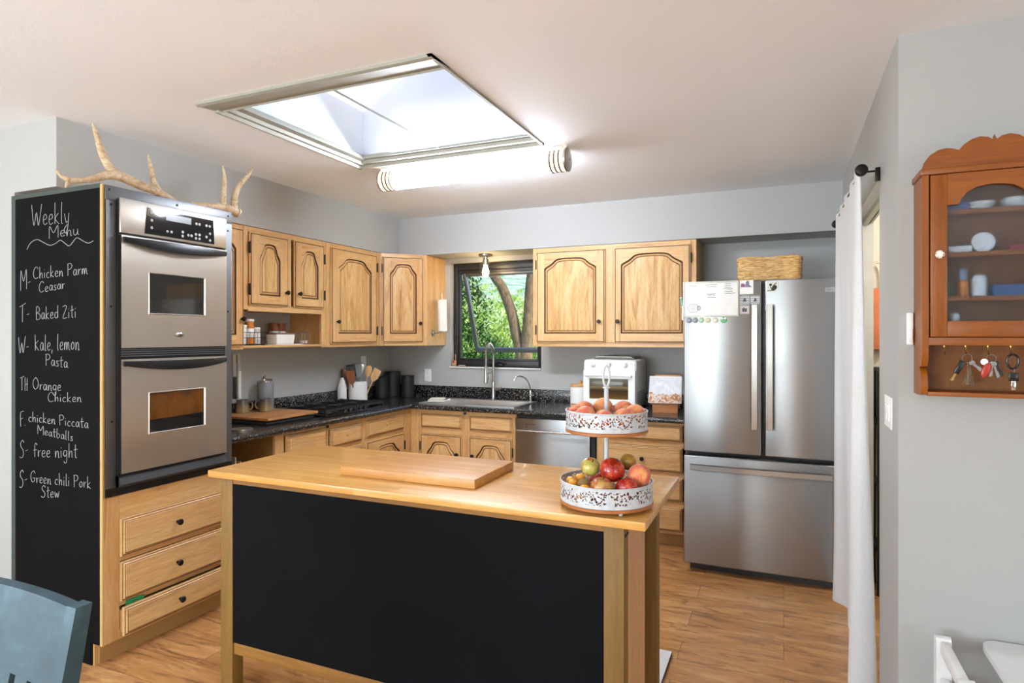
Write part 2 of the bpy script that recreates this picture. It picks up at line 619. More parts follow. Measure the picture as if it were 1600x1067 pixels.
# ------------------------------------------------------------------ window over the sink
w1 = bpy.data.objects.new('window_1', None); COL.objects.link(w1); w1.location = (0, 0, 0); w1['kind'] = 'structure'
def frame_rect(bm, x0, x1, z0, z1, y0, y1, wl, wr, wt, wb_, bev=.004):
    box(bm, x0, x0 + wl, y0, y1, z0, z1, 0, bev); box(bm, x1 - wr, x1, y0, y1, z0, z1, 0, bev)
    box(bm, x0 + wl, x1 - wr, y0, y1, z1 - wt, z1, 0, bev); box(bm, x0 + wl, x1 - wr, y0, y1, z0, z0 + wb_, 0, bev)
bm = nb()
frame_rect(bm, WX0, WX1, WZ0, WZ1, 5.075, 5.135, .045, .045, .06, .055)
frame_rect(bm, WX0 + .045, WX1 - .045, WZ0 + .055, WZ1 - .06, 5.09, 5.13, .018, .018, .03, .02, .002)
obj('window_frame', bm, M['blackw'], w1)
bm = nb(); box(bm, WX0 - .0, WX1 + .0, 5.0, 5.075, WZ0 - .012, WZ0, 0, .003); obj('window_sill', bm, M['white_trim'], w1)
bm = nb()                                            # crank
box(bm, -2.42, -2.30, 5.05, 5.076, 1.215, 1.24, 0, .004); tube(bm, [(-2.36, 5.055, 1.235), (-2.33, 5.045, 1.25), (-2.27, 5.05, 1.236)], .008)
obj('crank_handle', bm, M['black'], w1)
bm = nb(); box(bm, -2.80 + .012, -2.775, 5.062, 5.076, 1.46, 1.60, 0, .004); obj('window_lock', bm, M['black'], w1)
# the sash, hinged at the top and pushed out at the bottom
sash = nb()
SX0, SX1, SH = -2.735, -1.985, .78
frame_rect(sash, SX0, SX1, -SH, 0, 0, .035, .035, .035, .03, .04, .002)
so = obj('sash', sash, M['gunmetal'], w1, (0, 5.115, 2.06), (R(20), 0, 0))
bm = nb(); box(bm, SX0 + .03, SX1 - .03, .015, .019, -SH + .035, -.025); obj('pane', bm, M['glass'], so)

# ------------------------------------------------------------------ skylight
w2 = bpy.data.objects.new('window_2', None); COL.objects.link(w2); w2['kind'] = 'structure'
bm = nb()
t_ = .03
SZ = 3.35
box(bm, HX0 - t_, HX0 + .05, HY0, HY1, CZ + .04, SZ); box(bm, HX1 - .0, HX1 + t_, HY0, HY1, CZ + .04, SZ)
box(bm, HX0 - t_, HX1 + t_, HY0 - t_, HY0, CZ + .04, SZ); box(bm, HX0 - t_, HX1 + t_, HY1 - .04, HY1 + t_, CZ + .04, SZ)
obj('shaft', bm, M['ceil'], w2)
bm = nb()
PX0, PX1, PY0, PY1 = HX0 + .25, HX1 - .15, HY0 + .18, HY1 - .20
box(bm, HX0 - .1, PX0, HY0 - .1, HY1 + .1, SZ, SZ + .05); box(bm, PX1, HX1 + .1, HY0 - .1, HY1 + .1, SZ, SZ + .05); box(bm, PX0, PX1, HY0 - .1, PY0, SZ, SZ + .05); box(bm, PX0, PX1, PY1, HY1 + .1, SZ, SZ + .05)
obj('shaft_dimming_cover', bm, M['ceil'], w2)  # unseen cover, opening narrowed to dim the shaft and shape its sun patch
bm = nb(); box(bm, PX0 - .02, PX1 + .02, PY0 - .02, PY1 + .02, SZ + .051, SZ + .060); obj('roof_pane', bm, M['glass'], w2)
fz = CZ - .012
bm = nb()
# near member: a broad sloping lip with two ridges
prism(bm, [(HY0, fz), (HY0 + .012, fz - .006), (HY0 + .03, fz), (HY0 + .118, fz + .010), (HY0 + .124, fz + .004), (HY0 + .132, fz + .012), (HY0 + .132, fz + .03), (HY0, fz + .03)], HX0, HX1, 'yz')
# left member
prism(bm, [(HX0, fz), (HX0 + .02, fz - .004), (HX0 + .028, fz + .012), (HX0 + .05, fz + .010), (HX0 + .058, fz + .025), (HX0 + .09, fz + .03), (HX0 + .09, fz + .055), (HX0, fz + .055)], HY0 + .1, HY1, 'xz')
# far member, with a face towards the room
prism(bm, [(HY1, fz), (HY1 - .02, fz - .004), (HY1 - .028, fz + .014), (HY1 - .06, fz + .016), (HY1 - .066, fz + .032), (HY1 - .09, fz + .034), (HY1 - .09, fz + .055), (HY1, fz + .055)], HX0, HX1, 'yz')
# right member
prism(bm, [(HX1, fz), (HX1 - .012, fz), (HX1 - .03, fz + .02), (HX1 - .03, fz + .055), (HX1, fz + .055)], HY0, HY1, 'xz')
obj('skylight_frame', bm, M['alu'], w2)
for a, b in ((HX0 + .06, -1.784), (-1.780, HX1 - .03)):
    bm = nb(); box(bm, a, b, HY0 + .11, HY1 - .06, fz + .040, fz + .044); obj('acrylic_panel', bm, M['acrylic'], w2)
bm = nb(); box(bm, -1.7845, -1.7795, HY0 + .11, HY1 - .06, fz + .038, fz + .046); obj('panel_seam', bm, M['alu'], w2)

# ------------------------------------------------------------------ cabinet makers
KN = None
def knob(parent, x, z, y=-.02, r=1.0):
    global KN
    if KN is None:
        bm = nb()
        lathe(bm, [(.0075, 0), (.0065, .008), (.006, .012), (.0135, .016), (.0155, .020), (.0155, .025), (.012, .029), (0, .030)], n=12, axis='-y')
        KN = obj('knob', bm, M['bronze'], parent, (x, y, z))
        return KN
    return dup(KN, parent, (x, y, z))

HG = None
def hinge(parent, x, z, y=-.012):
    global HG
    if HG is None:
        bm = nb()
        box(bm, -.004, .004, -.010, .002, -.035, .035, 0, .002)
        tube(bm, [(0, -.011, -.038), (0, -.011, .038)], .0035, 8)
        HG = obj('hinge', bm, M['blackm'], parent, (x, y, z))
        return HG
    return dup(HG, parent, (x, y, z))

HALF = [(0, 0), (.03, .14), (.075, .27), (.12, .40), (.16, .56), (.195, .74), (.235, .88), (.29, .955), (.36, .985), (.43, 1.0)]
def arch(w, h, rise, i, x0, z0):
    """closed outline of a cathedral-topped opening, inset by i; first point bottom left"""
    P = [(x0 + i, z0 + i), (x0 + w - i, z0 + i)]
    zt = z0 + h - rise - i
    ww = w - 2 * i
    top = [(x0 + i + p[0] * ww, zt + p[1] * rise) for p in HALF]
    top += [(x0 + w - i - p[0] * ww, zt + p[1] * rise) for p in HALF[::-1]]
    return P + top[::-1]

def door(parent, x0, z0, w, h, side='l', knob_at=None, sw=.062, rb=.07, rt=.055, rise=.075, name='door'):
    """raised-panel door with a cathedral arch; hinges on the given side"""
    t = .021
    bm = nb()
    e = .012
    def rect(i, y):
        return [(i, y, i), (w - i, y, i), (w - i, y, h - i), (i, y, h - i)]
    # rim: back edge, side, glazed step, front edge
    rring(bm, [rect(0, 0), rect(0, -t + .006), rect(e - .006, -t + .004), rect(e - .006, -t + .002), rect(e - .0005, -t + .0015), rect(e, -t)], [0, 0, 2, 2, 1])
    f = bm.faces.new([bm.verts.new(p) for p in rect(0, 0)])
    pw, ph = w - 2 * sw, h - rb - rt
    A0 = arch(pw, ph, rise, 0, sw, rb)
    # stiles and rails
    y = -t
    def face(pts, mi):
        f = bm.faces.new([bm.verts.new((p[0], y, p[1])) for p in pts]); f.material_index = mi
    face([(e, e), (sw, e), (sw, h - e), (e, h - e)], 0)
    face([(w - sw, e), (w - e, e), (w - e, h - e), (w - sw, h - e)], 0)
    face([(sw, e), (w - sw, e), (w - sw, rb), (sw, rb)], 1)
    top = A0[2:]                                  # right shoulder ... left shoulder
    n = len(top)
    for a, b in zip(top, top[1:]):
        face([(a[0], a[1]), (b[0], b[1]), (b[0], h - e), (a[0], h - e)], 1)
    def L(i, yy):
        return [(p[0], yy, p[1]) for p in arch(pw, ph, rise, i, sw, rb)]
    V = rring(bm, [L(0, -t), L(.0035, -t + .006), L(.008, -t + .009), L(.0095, -t + .008), L(.0165, -t + .002), L(.0195, -t + .0025), L(.0225, -t + .005), L(.027, -t + .004)], [2, 2, 2, 0, 0, 3, 3])
    f = bm.faces.new(V[-1]); f.material_index = 4
    o = obj(name, bm, [M['wz'], M['wx'], M['glaze'], M['glaze2'], M['lattice']], parent, (x0, 0, z0), sharp=25)
    hx = -.004 if side == 'l' else w + .004
    if side:
        hz = .10 if h > .4 else .06
        hinge(o, hx, hz); hinge(o, hx, h - hz)
    if knob_at:
        knob(o, knob_at[0], knob_at[1], -t)
    return o

def drawer(parent, x0, z0, w, h, knobs=True, y=0, tilt=0):
    t = .021
    bm = nb()
    def rect(i, yy):
        return [(i, yy, i), (w - i, yy, i), (w - i, yy, h - i), (i, yy, h - i)]
    V = rring(bm, [rect(0, 0), rect(0, -t + .009), rect(.004, -t + .007), rect(.0075, -t + .0075), rect(.013, -t + .002), rect(.0165, -t + .0015), rect(.018, -t)], [1, 0, 2, 0, 3, 0])
    bm.faces.new(V[-1]).material_index = 0
    bm.faces.new(V[0][::-1])
    o = obj('drawer', bm, [M['wx'], M['wz'], M['glaze'], M['glaze2']], parent, (x0, y, z0), sharp=25)
    if knobs == 'dot':
        bm = nb(); lathe(bm, [(.004, 0), (.004, .0012), (0, .002)], (w / 2, -t - .0001, h / 2), 10, 0, '-y'); obj('knob_screw', bm, M['bronze'], o)
    elif knobs:
        knob(o, w / 2, h / 2, -t)
    return o

def face_frame(parent, w, z0, z1, stiles, rails, y0=0, y1=.02, name='face_frame'):
    """stiles = [(x0, x1, z0, z1)], rails = [(x0, x1, z0, z1)]"""
    bm = nb()
    for a in stiles:
        box(bm, a[0], a[1], y0, y1, a[2], a[3], 0, .0012, 1)
    for a in rails:
        box(bm, a[0], a[1], y0, y1, a[2], a[3], 1, .0012, 1)
    return obj(name, bm, [M['wz'], M['wx']], parent)

def shell(parent, w, d, z0, z1, t=.018, y0=.02, top=True, bottom=True, back=True, mats=None, name='carcass'):
    bm = nb()
    box(bm, 0, t, y0, d, z0, z1); box(bm, w - t, w, y0, d, z0, z1)
    if bottom: box(bm, t, w - t, y0, d, z0, z0 + t)
    if top: box(bm, t, w - t, y0, d, z1 - t, z1)
    if back: box(bm, t, w - t, d - .008, d, z0 + t, z1 - t)
    return obj(name, bm, mats or M['wz'], parent)

L90 = R(90)
UT, UB = 2.188, 1.40           # top and bottom of the wall cabinets

# ---- left wall cabinets (local x runs away from the camera, front faces the room)
c = thing('wall_cabinet', 'narrow light wood wall cabinet right beside the oven tower', 'cabinet', (-3.14, 2.535, 0), L90, 'light wood wall cabinets')
w = .402
shell(c, w, .33, UB, UT)
face_frame(c, w, UB, UT, [(0, .03, UB, UT), (w - .03, w, UB, UT)], [(.03, w - .03, UT - .03, UT), (.03, w - .03, UB, UB + .03)])
door(c, .012, UB + .022, w - .024, UT - UB - .05, 'l', (w - .024 - .022, .17))

c = thing('wall_cabinet', 'light wood wall cabinet with two short arched doors over an open shelf', 'cabinet', (-3.14, 2.940, 0), L90, 'light wood wall cabinets')
w = .776
bm = nb()
box(bm, 0, .018, .02, .33, UB, UT); box(bm, w - .018, w, .02, .33, UB + .0, UT)
box(bm, .018, w - .018, .02, .33, UT - .018, UT); box(bm, .018, w - .018, .02, .33, 1.655, 1.673)
obj('carcass', bm, M['wz'], c)
face_frame(c, w, UB, UT, [(0, .034, 1.655, UT), (w - .05, w, UB, UT), (.362, .418, 1.69, UT - .03)], [(.034, w - .05, UT - .036, UT), (.034, w - .05, 1.645, 1.69)])
bm = nb(); box(bm, .0, w - .03, .0, .33, 1.408, 1.424, 0, .002); obj('shelf', bm, M['wx'], c)
door(c, .034, 1.685, .338, .467, 'l', (.338 - .028, .095), sw=.078, rb=.065, rt=.06, rise=.105)
door(c, .430, 1.685, .305, .467, 'r', (.035, .095), sw=.066, rb=.065, rt=.06, rise=.105)

c = thing('wall_cabinet', 'tall single door light wood wall cabinet between the open shelf and the corner cabinet', 'cabinet', (-3.14, 3.718, 0), L90, 'light wood wall cabinets')
w = .672
shell(c, w, .33, UB, UT)
face_frame(c, w, UB, UT, [(0, .04, UB, UT), (w - .04, w, UB, UT)], [(.04, w - .04, UT - .036, UT), (.04, w - .04, UB, UB + .03)])
door(c, .038, UB + .028, .572, .728, 'r', (.06, .165), sw=.078, rb=.075, rt=.065, rise=.085)

c = thing('corner_wall_cabinet', 'light wood corner wall cabinet set at an angle, left of the window', 'cabinet', (-3.14, 4.405, 0), R(45), 'light wood wall cabinets')
w = .40
bm = nb()
# five-sided body in the cabinet's own frame
s2 = math.sqrt(.5)
def loc45(x, y):
    x -= -3.14; y -= 4.405
    return (x * s2 + y * s2, -x * s2 + y * s2)
P5 = [loc45(*p) for p in ((-3.14, 4.392), (-3.125, 4.405), (-2.872, 4.672), (-2.857, 4.688), (-2.857, 5.018), (-3.468, 5.018), (-3.468, 4.392))]
prism(bm, P5, UB, UT, 'xy')
obj('carcass', bm, M['wz'], c)
face_frame(c, w, UB, UT, [(.0, .03, UB, UT), (w - .045, w, UB, UT)], [(.03, w - .045, UT - .034, UT), (.03, w - .045, UB, UB + .03)], -.016, .006)
d_ = door(c, .012, UB + .028, .350, .73, 'l', (.35 - .03, .165), sw=.06, rb=.075, rt=.06, rise=.085)
d_.location.y = -.016

c = thing('wall_cabinet', 'wide light wood wall cabinet with two arched doors between window and fridge', 'cabinet', (-1.856, 4.68, 0), 0, 'light wood wall cabinets')
w = 1.275
shell(c, w, .338, UB, UT)
face_frame(c, w, UB, UT, [(0, .04, UB, UT), (w - .04, w, UB, UT), (.585, .69, UB + .03, UT - .036)], [(.04, w - .04, UT - .036, UT), (.04, w - .04, UB, UB + .036)])
door(c, .036, UB + .033, .563, .722, 'l', (.563 - .042, .162), sw=.068, rb=.07, rt=.055, rise=.08)
door(c, .672, UB + .033, .563, .722, 'r', (.03, .162), sw=.052, rb=.07, rt=.05, rise=.08)

# ---- base cabinets on the left wall
BZ0, BZ1 = .10, .878
def toe(parent, x0, x1, d, y=.07):
    bm = nb(); box(bm, x0, x1, y, y + .018, 0, BZ0); return obj('toe_kick', bm, M['wdark'], parent)
def solid(parent, x0, x1, d, mats=None, y0=.02):
    bm = nb()
    box(bm, x0, x0 + .018, y0, d, BZ0, BZ1); box(bm, x1 - .018, x1, y0, d, BZ0, BZ1); box(bm, x0 + .018, x1 - .018, y0, d, BZ0, BZ0 + .018); box(bm, x0 + .018, x1 - .018, d - .008, d, BZ0, BZ1)
    return obj('carcass', bm, mats or M['wdark'], parent)

BX = -2.86
c = thing('base_cabinet', 'light wood base cabinet with drawers and arched door under the cooktop', 'cabinet', (BX, 2.535, 0), L90, 'light wood base cabinets')
w = 1.903
bm = nb()
box(bm, 0, .018, .02, .59, BZ0, BZ1); box(bm, w - .02, w, .02, .59, BZ0, BZ1); box(bm, .018, w - .02, .02, .59, BZ0, BZ0 + .018); box(bm, .018, w - .02, .582, .59, BZ0, BZ1); box(bm, .40, .418, .02, .59, BZ0, BZ1)
obj('carcass', bm, M['wdark'], c)
toe(c, 0, w, .59)
face_frame(c, w, BZ0, BZ1, [(.385, .46, BZ0, BZ1), (.845, .875, BZ0, BZ1), (1.225, 1.285, BZ0, BZ1), (1.78, w, BZ0, BZ1)],
           [(.46, .845, .862, BZ1), (.875, 1.225, .84, BZ1), (1.285, 1.78, .848, BZ1), (.875, 1.225, .69, .715), (1.285, 1.78, .69, .73), (.46, 1.78, BZ0, .14)])
drawer(c, .468, .66, .372, .20, 'dot')
drawer(c, .880, .715, .345, .125, 'dot')
drawer(c, .880, .545, .345, .145, 'dot')
drawer(c, 1.284, .725, .496, .123, 'dot')
drawer(c, .468, .14, .372, .50); drawer(c, .880, .14, .345, .385)
door(c, 1.284, .125, .496, .568, 'r', (.05, .42), sw=.07, rb=.07, rt=.05, rise=.085)

# ---- base cabinets on the back wall
BY = 4.44
c = thing('base_cabinet', 'light wood sink base cabinet with two false drawers over arched doors', 'cabinet', (-2.865, BY, 0), 0, 'light wood base cabinets')
w = .965
solid(c, .04, w, .56)
toe(c, .0, w, .56)
face_frame(c, w, BZ0, BZ1, [(0, .082, BZ0, BZ1), (.084, .112, BZ0, BZ1), (.490, .566, BZ0, BZ1), (.932, w, BZ0, BZ1)],
           [(.112, .490, .845, BZ1), (.566, .932, .845, BZ1), (.112, .490, .68, .732), (.566, .932, .68, .732), (.112, .932, BZ0, .14)])
drawer(c, .110, .730, .382, .118, knobs=False)
drawer(c, .563, .730, .372, .118, knobs=False)
door(c, .110, .125, .382, .553, 'l', (.382 - .034, .405), sw=.062, rb=.07, rt=.055, rise=.095)
door(c, .563, .125, .372, .553, 'r', (.034, .405), sw=.062, rb=.07, rt=.055, rise=.095)

c = thing('base_cabinet', 'light wood four drawer base cabinet between dishwasher and fridge', 'cabinet', (-1.258, BY, 0), 0, 'light wood base cabinets')
w = .66
solid(c, 0, w, .56)
toe(c, 0, w, .56)
face_frame(c, w, BZ0, BZ1, [(.0, .052, BZ0, BZ1), (w - .025, w, BZ0, BZ1)],
           [(.052, w - .025, .86, BZ1), (.052, w - .025, .705, .745), (.052, w - .025, .49, .535), (.052, w - .025, .285, .33), (.052, w - .025, BZ0, .125)])
for z0, z1 in ((.745, .860), (.530, .703), (.330, .492), (.120, .286)):
    drawer(c, .062, z0, .552, z1 - z0)

# ------------------------------------------------------------------ oven tower
OX, OY = -2.79, 1.822
c = thing('oven_cabinet', 'tall oven tower cabinet with black chalkboard side and three wood drawers', 'cabinet', (OX, OY, 0), L90)
w, d = .70, .678
OT = 2.165
bm = nb()
box(bm, 0, .02, .0, d, BZ0, OT); box(bm, 0, .02, .06, d, 0, BZ0)
box(bm, w - .02, w, .0, d, BZ0, OT); box(bm, w - .02, w, .06, d, 0, BZ0)
box(bm, .02, w - .02, .02, d, OT - .02, OT); box(bm, .02, w - .02, .02, d, .10, .12); box(bm, .02, w - .02, .02, d, .74, .758); box(bm, .02, w - .02, d - .01, d, .12, OT - .02)
obj('carcass', bm, M['wz'], c)
face_frame(c, w, BZ0, .758, [(.0, .072, BZ0, .758), (w - .045, w, BZ0, .758)], [(.072, w - .045, .65, .758), (.072, w - .045, .455, .475), (.072, w - .045, .25, .27), (.072, w - .045, BZ0, .145)], -.004, .016)
bm = nb(); box(bm, .02, w - .02, .055, .075, 0, BZ0); obj('toe_kick', bm, M['wdark'], c)
for z0, z1 in ((.477, .650), (.272, .452)):
    drawer(c, .072, z0, .562, z1 - z0, y=-.004)
dr = drawer(c, .072, .098 + .02, .562, .13, y=-.022)
bm = nb(); box(bm, .075, .62, .0, .30, -.0, .10); o_ = obj('drawer_box', bm, M['wdark'], dr, (-.072, .002, .012))
# chalkboard on the side
bm = nb()
box(bm, .016, d, -.006, -.0005, 0.0, BZ0, 0); box(bm, -.0, d, -.006, -.0005, BZ0, OT + .002, 0)
# local frame of the tower: x = depth towards the room's near side, so the board is built on the world axes below
bm.free()
bm = nb()
for (a, b, z0, z1) in ((.012, d - .032, BZ0, OT - .014), (.07, d - .032, 0, BZ0)):
    box(bm, -.006, -.0005, a, b, z0, z1)
cb = obj('chalkboard_panel', bm, M['chalkboard'], c)
bm = nb(); box(bm, -.0065, -.0005, d - .032, d, 0, OT + .006); box(bm, -.0065, -.0005, .012, d - .032, OT - .014, OT + .006); obj('painted_edge', bm, M['chalkgreen'], cb)
bm = nb(); box(bm, -.007, -.0005, -.004, .012, BZ0, OT + .002); obj('edge_strip', bm, wood('edge strip wood', ('#d9b878', '#c9a464', '#b48a48', '#7a5424'), 'z'), cb)

# chalk handwriting: strokes of each letter in a box of cap height 1
GL = {
 'W': (1.0, [[(0, 1), (.22, 0), (.48, .62), (.68, 0), (1.0, 1.02)]]), 'M': (.9, [[(.03, 0), (.06, 1), (.42, .42), (.8, 1), (.84, 0)]]),
 'C': (.72, [[(.66, .82), (.5, 1), (.25, .92), (.06, .55), (.12, .15), (.36, 0), (.68, .1)]]), 'P': (.62, [[(.08, 0), (.08, 1)], [(0, .95), (.4, 1), (.58, .78), (.4, .55), (.08, .5)]]),
 'T': (.8, [[(0, .92), (.8, 1.04)], [(.38, .96), (.36, 0)]]), 'B': (.62, [[(.08, 0), (.08, 1), (.42, .95), (.46, .66), (.1, .52), (.52, .42), (.54, .08), (.08, 0)]]),
 'Z': (.62, [[(.04, .9), (.4, 1), (.5, .8), (.06, .05), (.6, .06)]]), 'K': (.62, [[(.1, 0), (.06, 1)], [(.5, .62), (.1, .36), (.56, 0)]]),
 'H': (.62, [[(.08, 0), (.12, 1)], [(.5, 0), (.52, .95)], [(.04, .45), (.64, .5)]]), 'O': (.8, [[(.4, 1), (.1, .75), (.06, .3), (.32, 0), (.64, .18), (.72, .62), (.5, .96), (.34, 1)]]),
 'F': (.55, [[(.1, 0), (.06, .92), (.55, 1.02)], [(.08, .5), (.42, .58)]]), 'S': (.62, [[(.58, .84), (.38, 1), (.14, .86), (.2, .62), (.46, .42), (.5, .14), (.28, 0), (.02, .08)]]),
 'G': (.74, [[(.66, .8), (.46, 1), (.16, .8), (.06, .4), (.26, .04), (.54, .1), (.62, .36), (.36, .36)]]),
 'a': (.5, [[(.42, .44), (.2, .5), (.06, .24), (.16, .02), (.34, .1), (.43, .46), (.44, .1), (.54, .02)]]), 'b': (.5, [[(.1, 1), (.08, .04), (.3, 0), (.46, .24), (.3, .46), (.1, .36)]]),
 'c': (.44, [[(.4, .42), (.2, .48), (.06, .24), (.18, .02), (.42, .06)]]), 'd': (.52, [[(.4, .42), (.16, .46), (.06, .2), (.2, .02), (.42, .16), (.46, 1), (.46, .04)]]),
 'e': (.46, [[(.06, .22), (.38, .3), (.32, .48), (.12, .42), (.06, .16), (.2, 0), (.44, .08)]]), 'f': (.42, [[(.44, .86), (.28, 1), (.18, .8), (.18, 0)], [(.02, .48), (.4, .52)]]),
 'g': (.5, [[(.42, .42), (.18, .46), (.06, .2), (.22, .04), (.42, .2), (.44, .44), (.42, -.3), (.22, -.42), (.1, -.3)]]), 'h': (.5, [[(.08, 1), (.08, 0), (.14, .3), (.3, .46), (.4, .34), (.42, 0)]]),
 'i': (.22, [[(.1, .46), (.12, 0)], [(.1, .66), (.12, .70)]]), 'k': (.5, [[(.08, 1), (.08, 0)], [(.4, .5), (.1, .24), (.46, 0)]]), 'l': (.24, [[(.12, 1), (.1, .1), (.2, 0)]]),
 'm': (.74, [[(.06, .46), (.08, 0), (.16, .4), (.3, .44), (.36, 0), (.44, .4), (.58, .44), (.64, .04), (.76, .0)]]), 'n': (.5, [[(.06, .48), (.08, 0), (.16, .36), (.32, .46), (.4, .3), (.42, 0), (.5, .04)]]),
 'o': (.48, [[(.24, .48), (.06, .26), (.18, .02), (.38, .12), (.4, .38), (.22, .48)]]), 'r': (.36, [[(.06, .48), (.08, 0), (.14, .34), (.36, .46)]]), 's': (.38, [[(.34, .44), (.14, .46), (.14, .28), (.32, .18), (.24, 0), (.04, .04)]]),
 't': (.4, [[(.2, .9), (.2, .06), (.34, 0)], [(.02, .52), (.42, .58)]]), 'u': (.5, [[(.06, .48), (.08, .1), (.24, 0), (.4, .2), (.42, .48), (.44, .06), (.54, 0)]]), 'w': (.62, [[(.04, .48), (.16, 0), (.3, .36), (.44, 0), (.6, .5)]]),
 'y': (.5, [[(.04, .48), (.2, .08), (.32, .14)], [(.46, .5), (.34, -.2), (.14, -.42), (.02, -.24), (.3, -.02)]]),
 '-': (.4, [[(.06, .34), (.34, .36)]]), ',': (.2, [[(.12, .04), (.06, -.2)]]), '.': (.2, [[(.08, .02), (.13, .04)]]), ' ': (.34, []),
}
LINES = [('Weekly', -3.303, 2.016, -3.010, 2.006, 0.100), ('Menu', -3.169, 1.946, -2.943, 1.951, 0.058), ('M-', -3.392, 1.704, -3.305, 1.714, 0.096), ('Chicken Parm', -3.292, 1.759, -2.881, 1.768, 0.055),
 ('Ceasar', -3.247, 1.694, -3.047, 1.706, 0.050), ('T-', -3.399, 1.549, -3.313, 1.563, 0.084), ('Baked Ziti', -3.270, 1.564, -2.963, 1.572, 0.060), ('W-', -3.408, 1.402, -3.320, 1.409, 0.078),
 ('Kale, lemon', -3.280, 1.417, -2.940, 1.422, 0.076), ('Pasta', -3.196, 1.349, -3.024, 1.339, 0.054), ('TH', -3.395, 1.222, -3.331, 1.224, 0.065), ('Orange', -3.295, 1.232, -3.073, 1.230, 0.055),
 ('Chicken', -3.179, 1.178, -2.925, 1.186, 0.045), ('F.', -3.395, 1.048, -3.346, 1.054, 0.072), ('chicken Piccata', -3.329, 1.076, -2.877, 1.070, 0.048), ('Meatballs', -3.257, 1.022, -2.986, 1.004, 0.042),
 ('S-', -3.399, 0.892, -3.326, 0.910, 0.084), ('free night', -3.290, 0.908, -2.954, 0.931, 0.066), ('S-', -3.402, 0.750, -3.331, 0.771, 0.083), ('Green chili Pork', -3.313, 0.786, -2.859, 0.799, 0.055), ('Stew', -3.230, 0.721, -3.086, 0.736, 0.056)]
bm = nb()
def stroke(pts, r=.0012):
    P = smooth_pts([(-.0072, -(p[0] - OX), p[1]) for p in pts], 4)
    tube(bm, P, r, 5)
rs = random.Random(3)
for txt, xa, za, xb, zb, cap in LINES:
    wid = sum(GL[ch][0] + .10 for ch in txt)
    k = (xb - xa) / wid
    u = 0
    bm = nb()
    for ch in txt:
        g = GL[ch]
        jz = rs.uniform(-.03, .03) * cap
        for s in g[1]:
            stroke([(xa + (u + p[0]) * k, za + (zb - za) * (u + p[0]) / wid + p[1] * cap + jz) for p in s])
        u += g[0] + .10
    obj('chalk_line', bm, M['chalk'], cb, sharp=None)
bm = nb()
stroke([(-3.341, 1.903), (-3.31, 1.934), (-3.261, 1.946), (-3.213, 1.93), (-3.162, 1.913), (-3.118, 1.92), (-3.083, 1.932), (-3.047, 1.914), (-3.019, 1.902), (-2.991, 1.919), (-2.963, 1.936), (-2.922, 1.92), (-2.882, 1.907), (-2.848, 1.915)], .0014)
obj('chalk_wave', bm, M['chalk'], cb, sharp=None)

# ---- the double oven itself
ov = thing('double_wall_oven', 'stainless double wall oven with black handles built into the tower', 'oven', (OX, OY, 0), L90)
Y0 = -.042
bm = nb()                                     # black mounting frame and body
box(bm, .004, .049, -.010, -.0045, .760, 2.10, 0, .001); box(bm, .640, w - .002, -.010, -.0045, .760, 2.10, 0, .001); box(bm, .049, .640, -.010, -.0045, .760, .80)
box(bm, .05, .634, Y0 + .012, .45, .80, 2.11)
obj('oven_body', bm, M['black'], ov)
bm = nb(); box(bm, .002, w - .002, -.012, -.0045, 2.100, OT, 0, .001); box(bm, .004, .049, -.0125, -.0101, .80, 2.098); box(bm, .642, w - .004, -.0125, -.0101, .80, 2.098)
obj('filler_trim', bm, M['gunmetal'], ov)
for x, z in ((.02, 2.145), (.36, 2.14), (.672, 2.14), (.026, 2.08), (.026, 1.62), (.67, 1.62), (.03, 1.10), (.67, 2.06)):
    bm = nb(); lathe(bm, [(.0055, 0), (.0055, .002), (.003, .003), (0, .003)], (x, -.0127, z), 10, 0, '-y')
    obj('screw', bm, M['blackm'], ov)
bm = nb(); box(bm, .05, .634, Y0, Y0 + .012, 1.955, 2.115, 0, .003); cp = obj('control_panel', bm, M['steel_oven'], ov)
bm = nb(); prism(bm, [(.165, 1.968), (.555, 1.968), (.548, 2.092), (.180, 2.092)], Y0 - .003, Y0, 'xz'); obj('display_glass', bm, M['blackglass'], cp)
bm = nb(); box(bm, .275, .415, Y0 - .0036, Y0 - .003, 2.048, 2.080); obj('display', bm, plain('grey display', '#5b5c58', .2), cp)
for x, z in [(.20, 2.07), (.20, 2.035), (.20, 2.0), (.282, 1.995), (.304, 1.995), (.366, 2.004), (.366, 1.984), (.398, 1.993), (.416, 1.993), (.442, 2.004), (.442, 1.984), (.463, 2.004), (.463, 1.984), (.505, 2.0), (.445, 2.058), (.463, 2.058), (.505, 2.058), (.525, 2.058), (.527, 2.02), (.527, 1.985)]:
    bm = nb(); lathe(bm, [(.007, 0), (.007, .0012), (0, .0012)], (x, Y0 - .003, z), 10, 0, '-y', 1, 1)
    obj('button', bm, M['button'], cp)
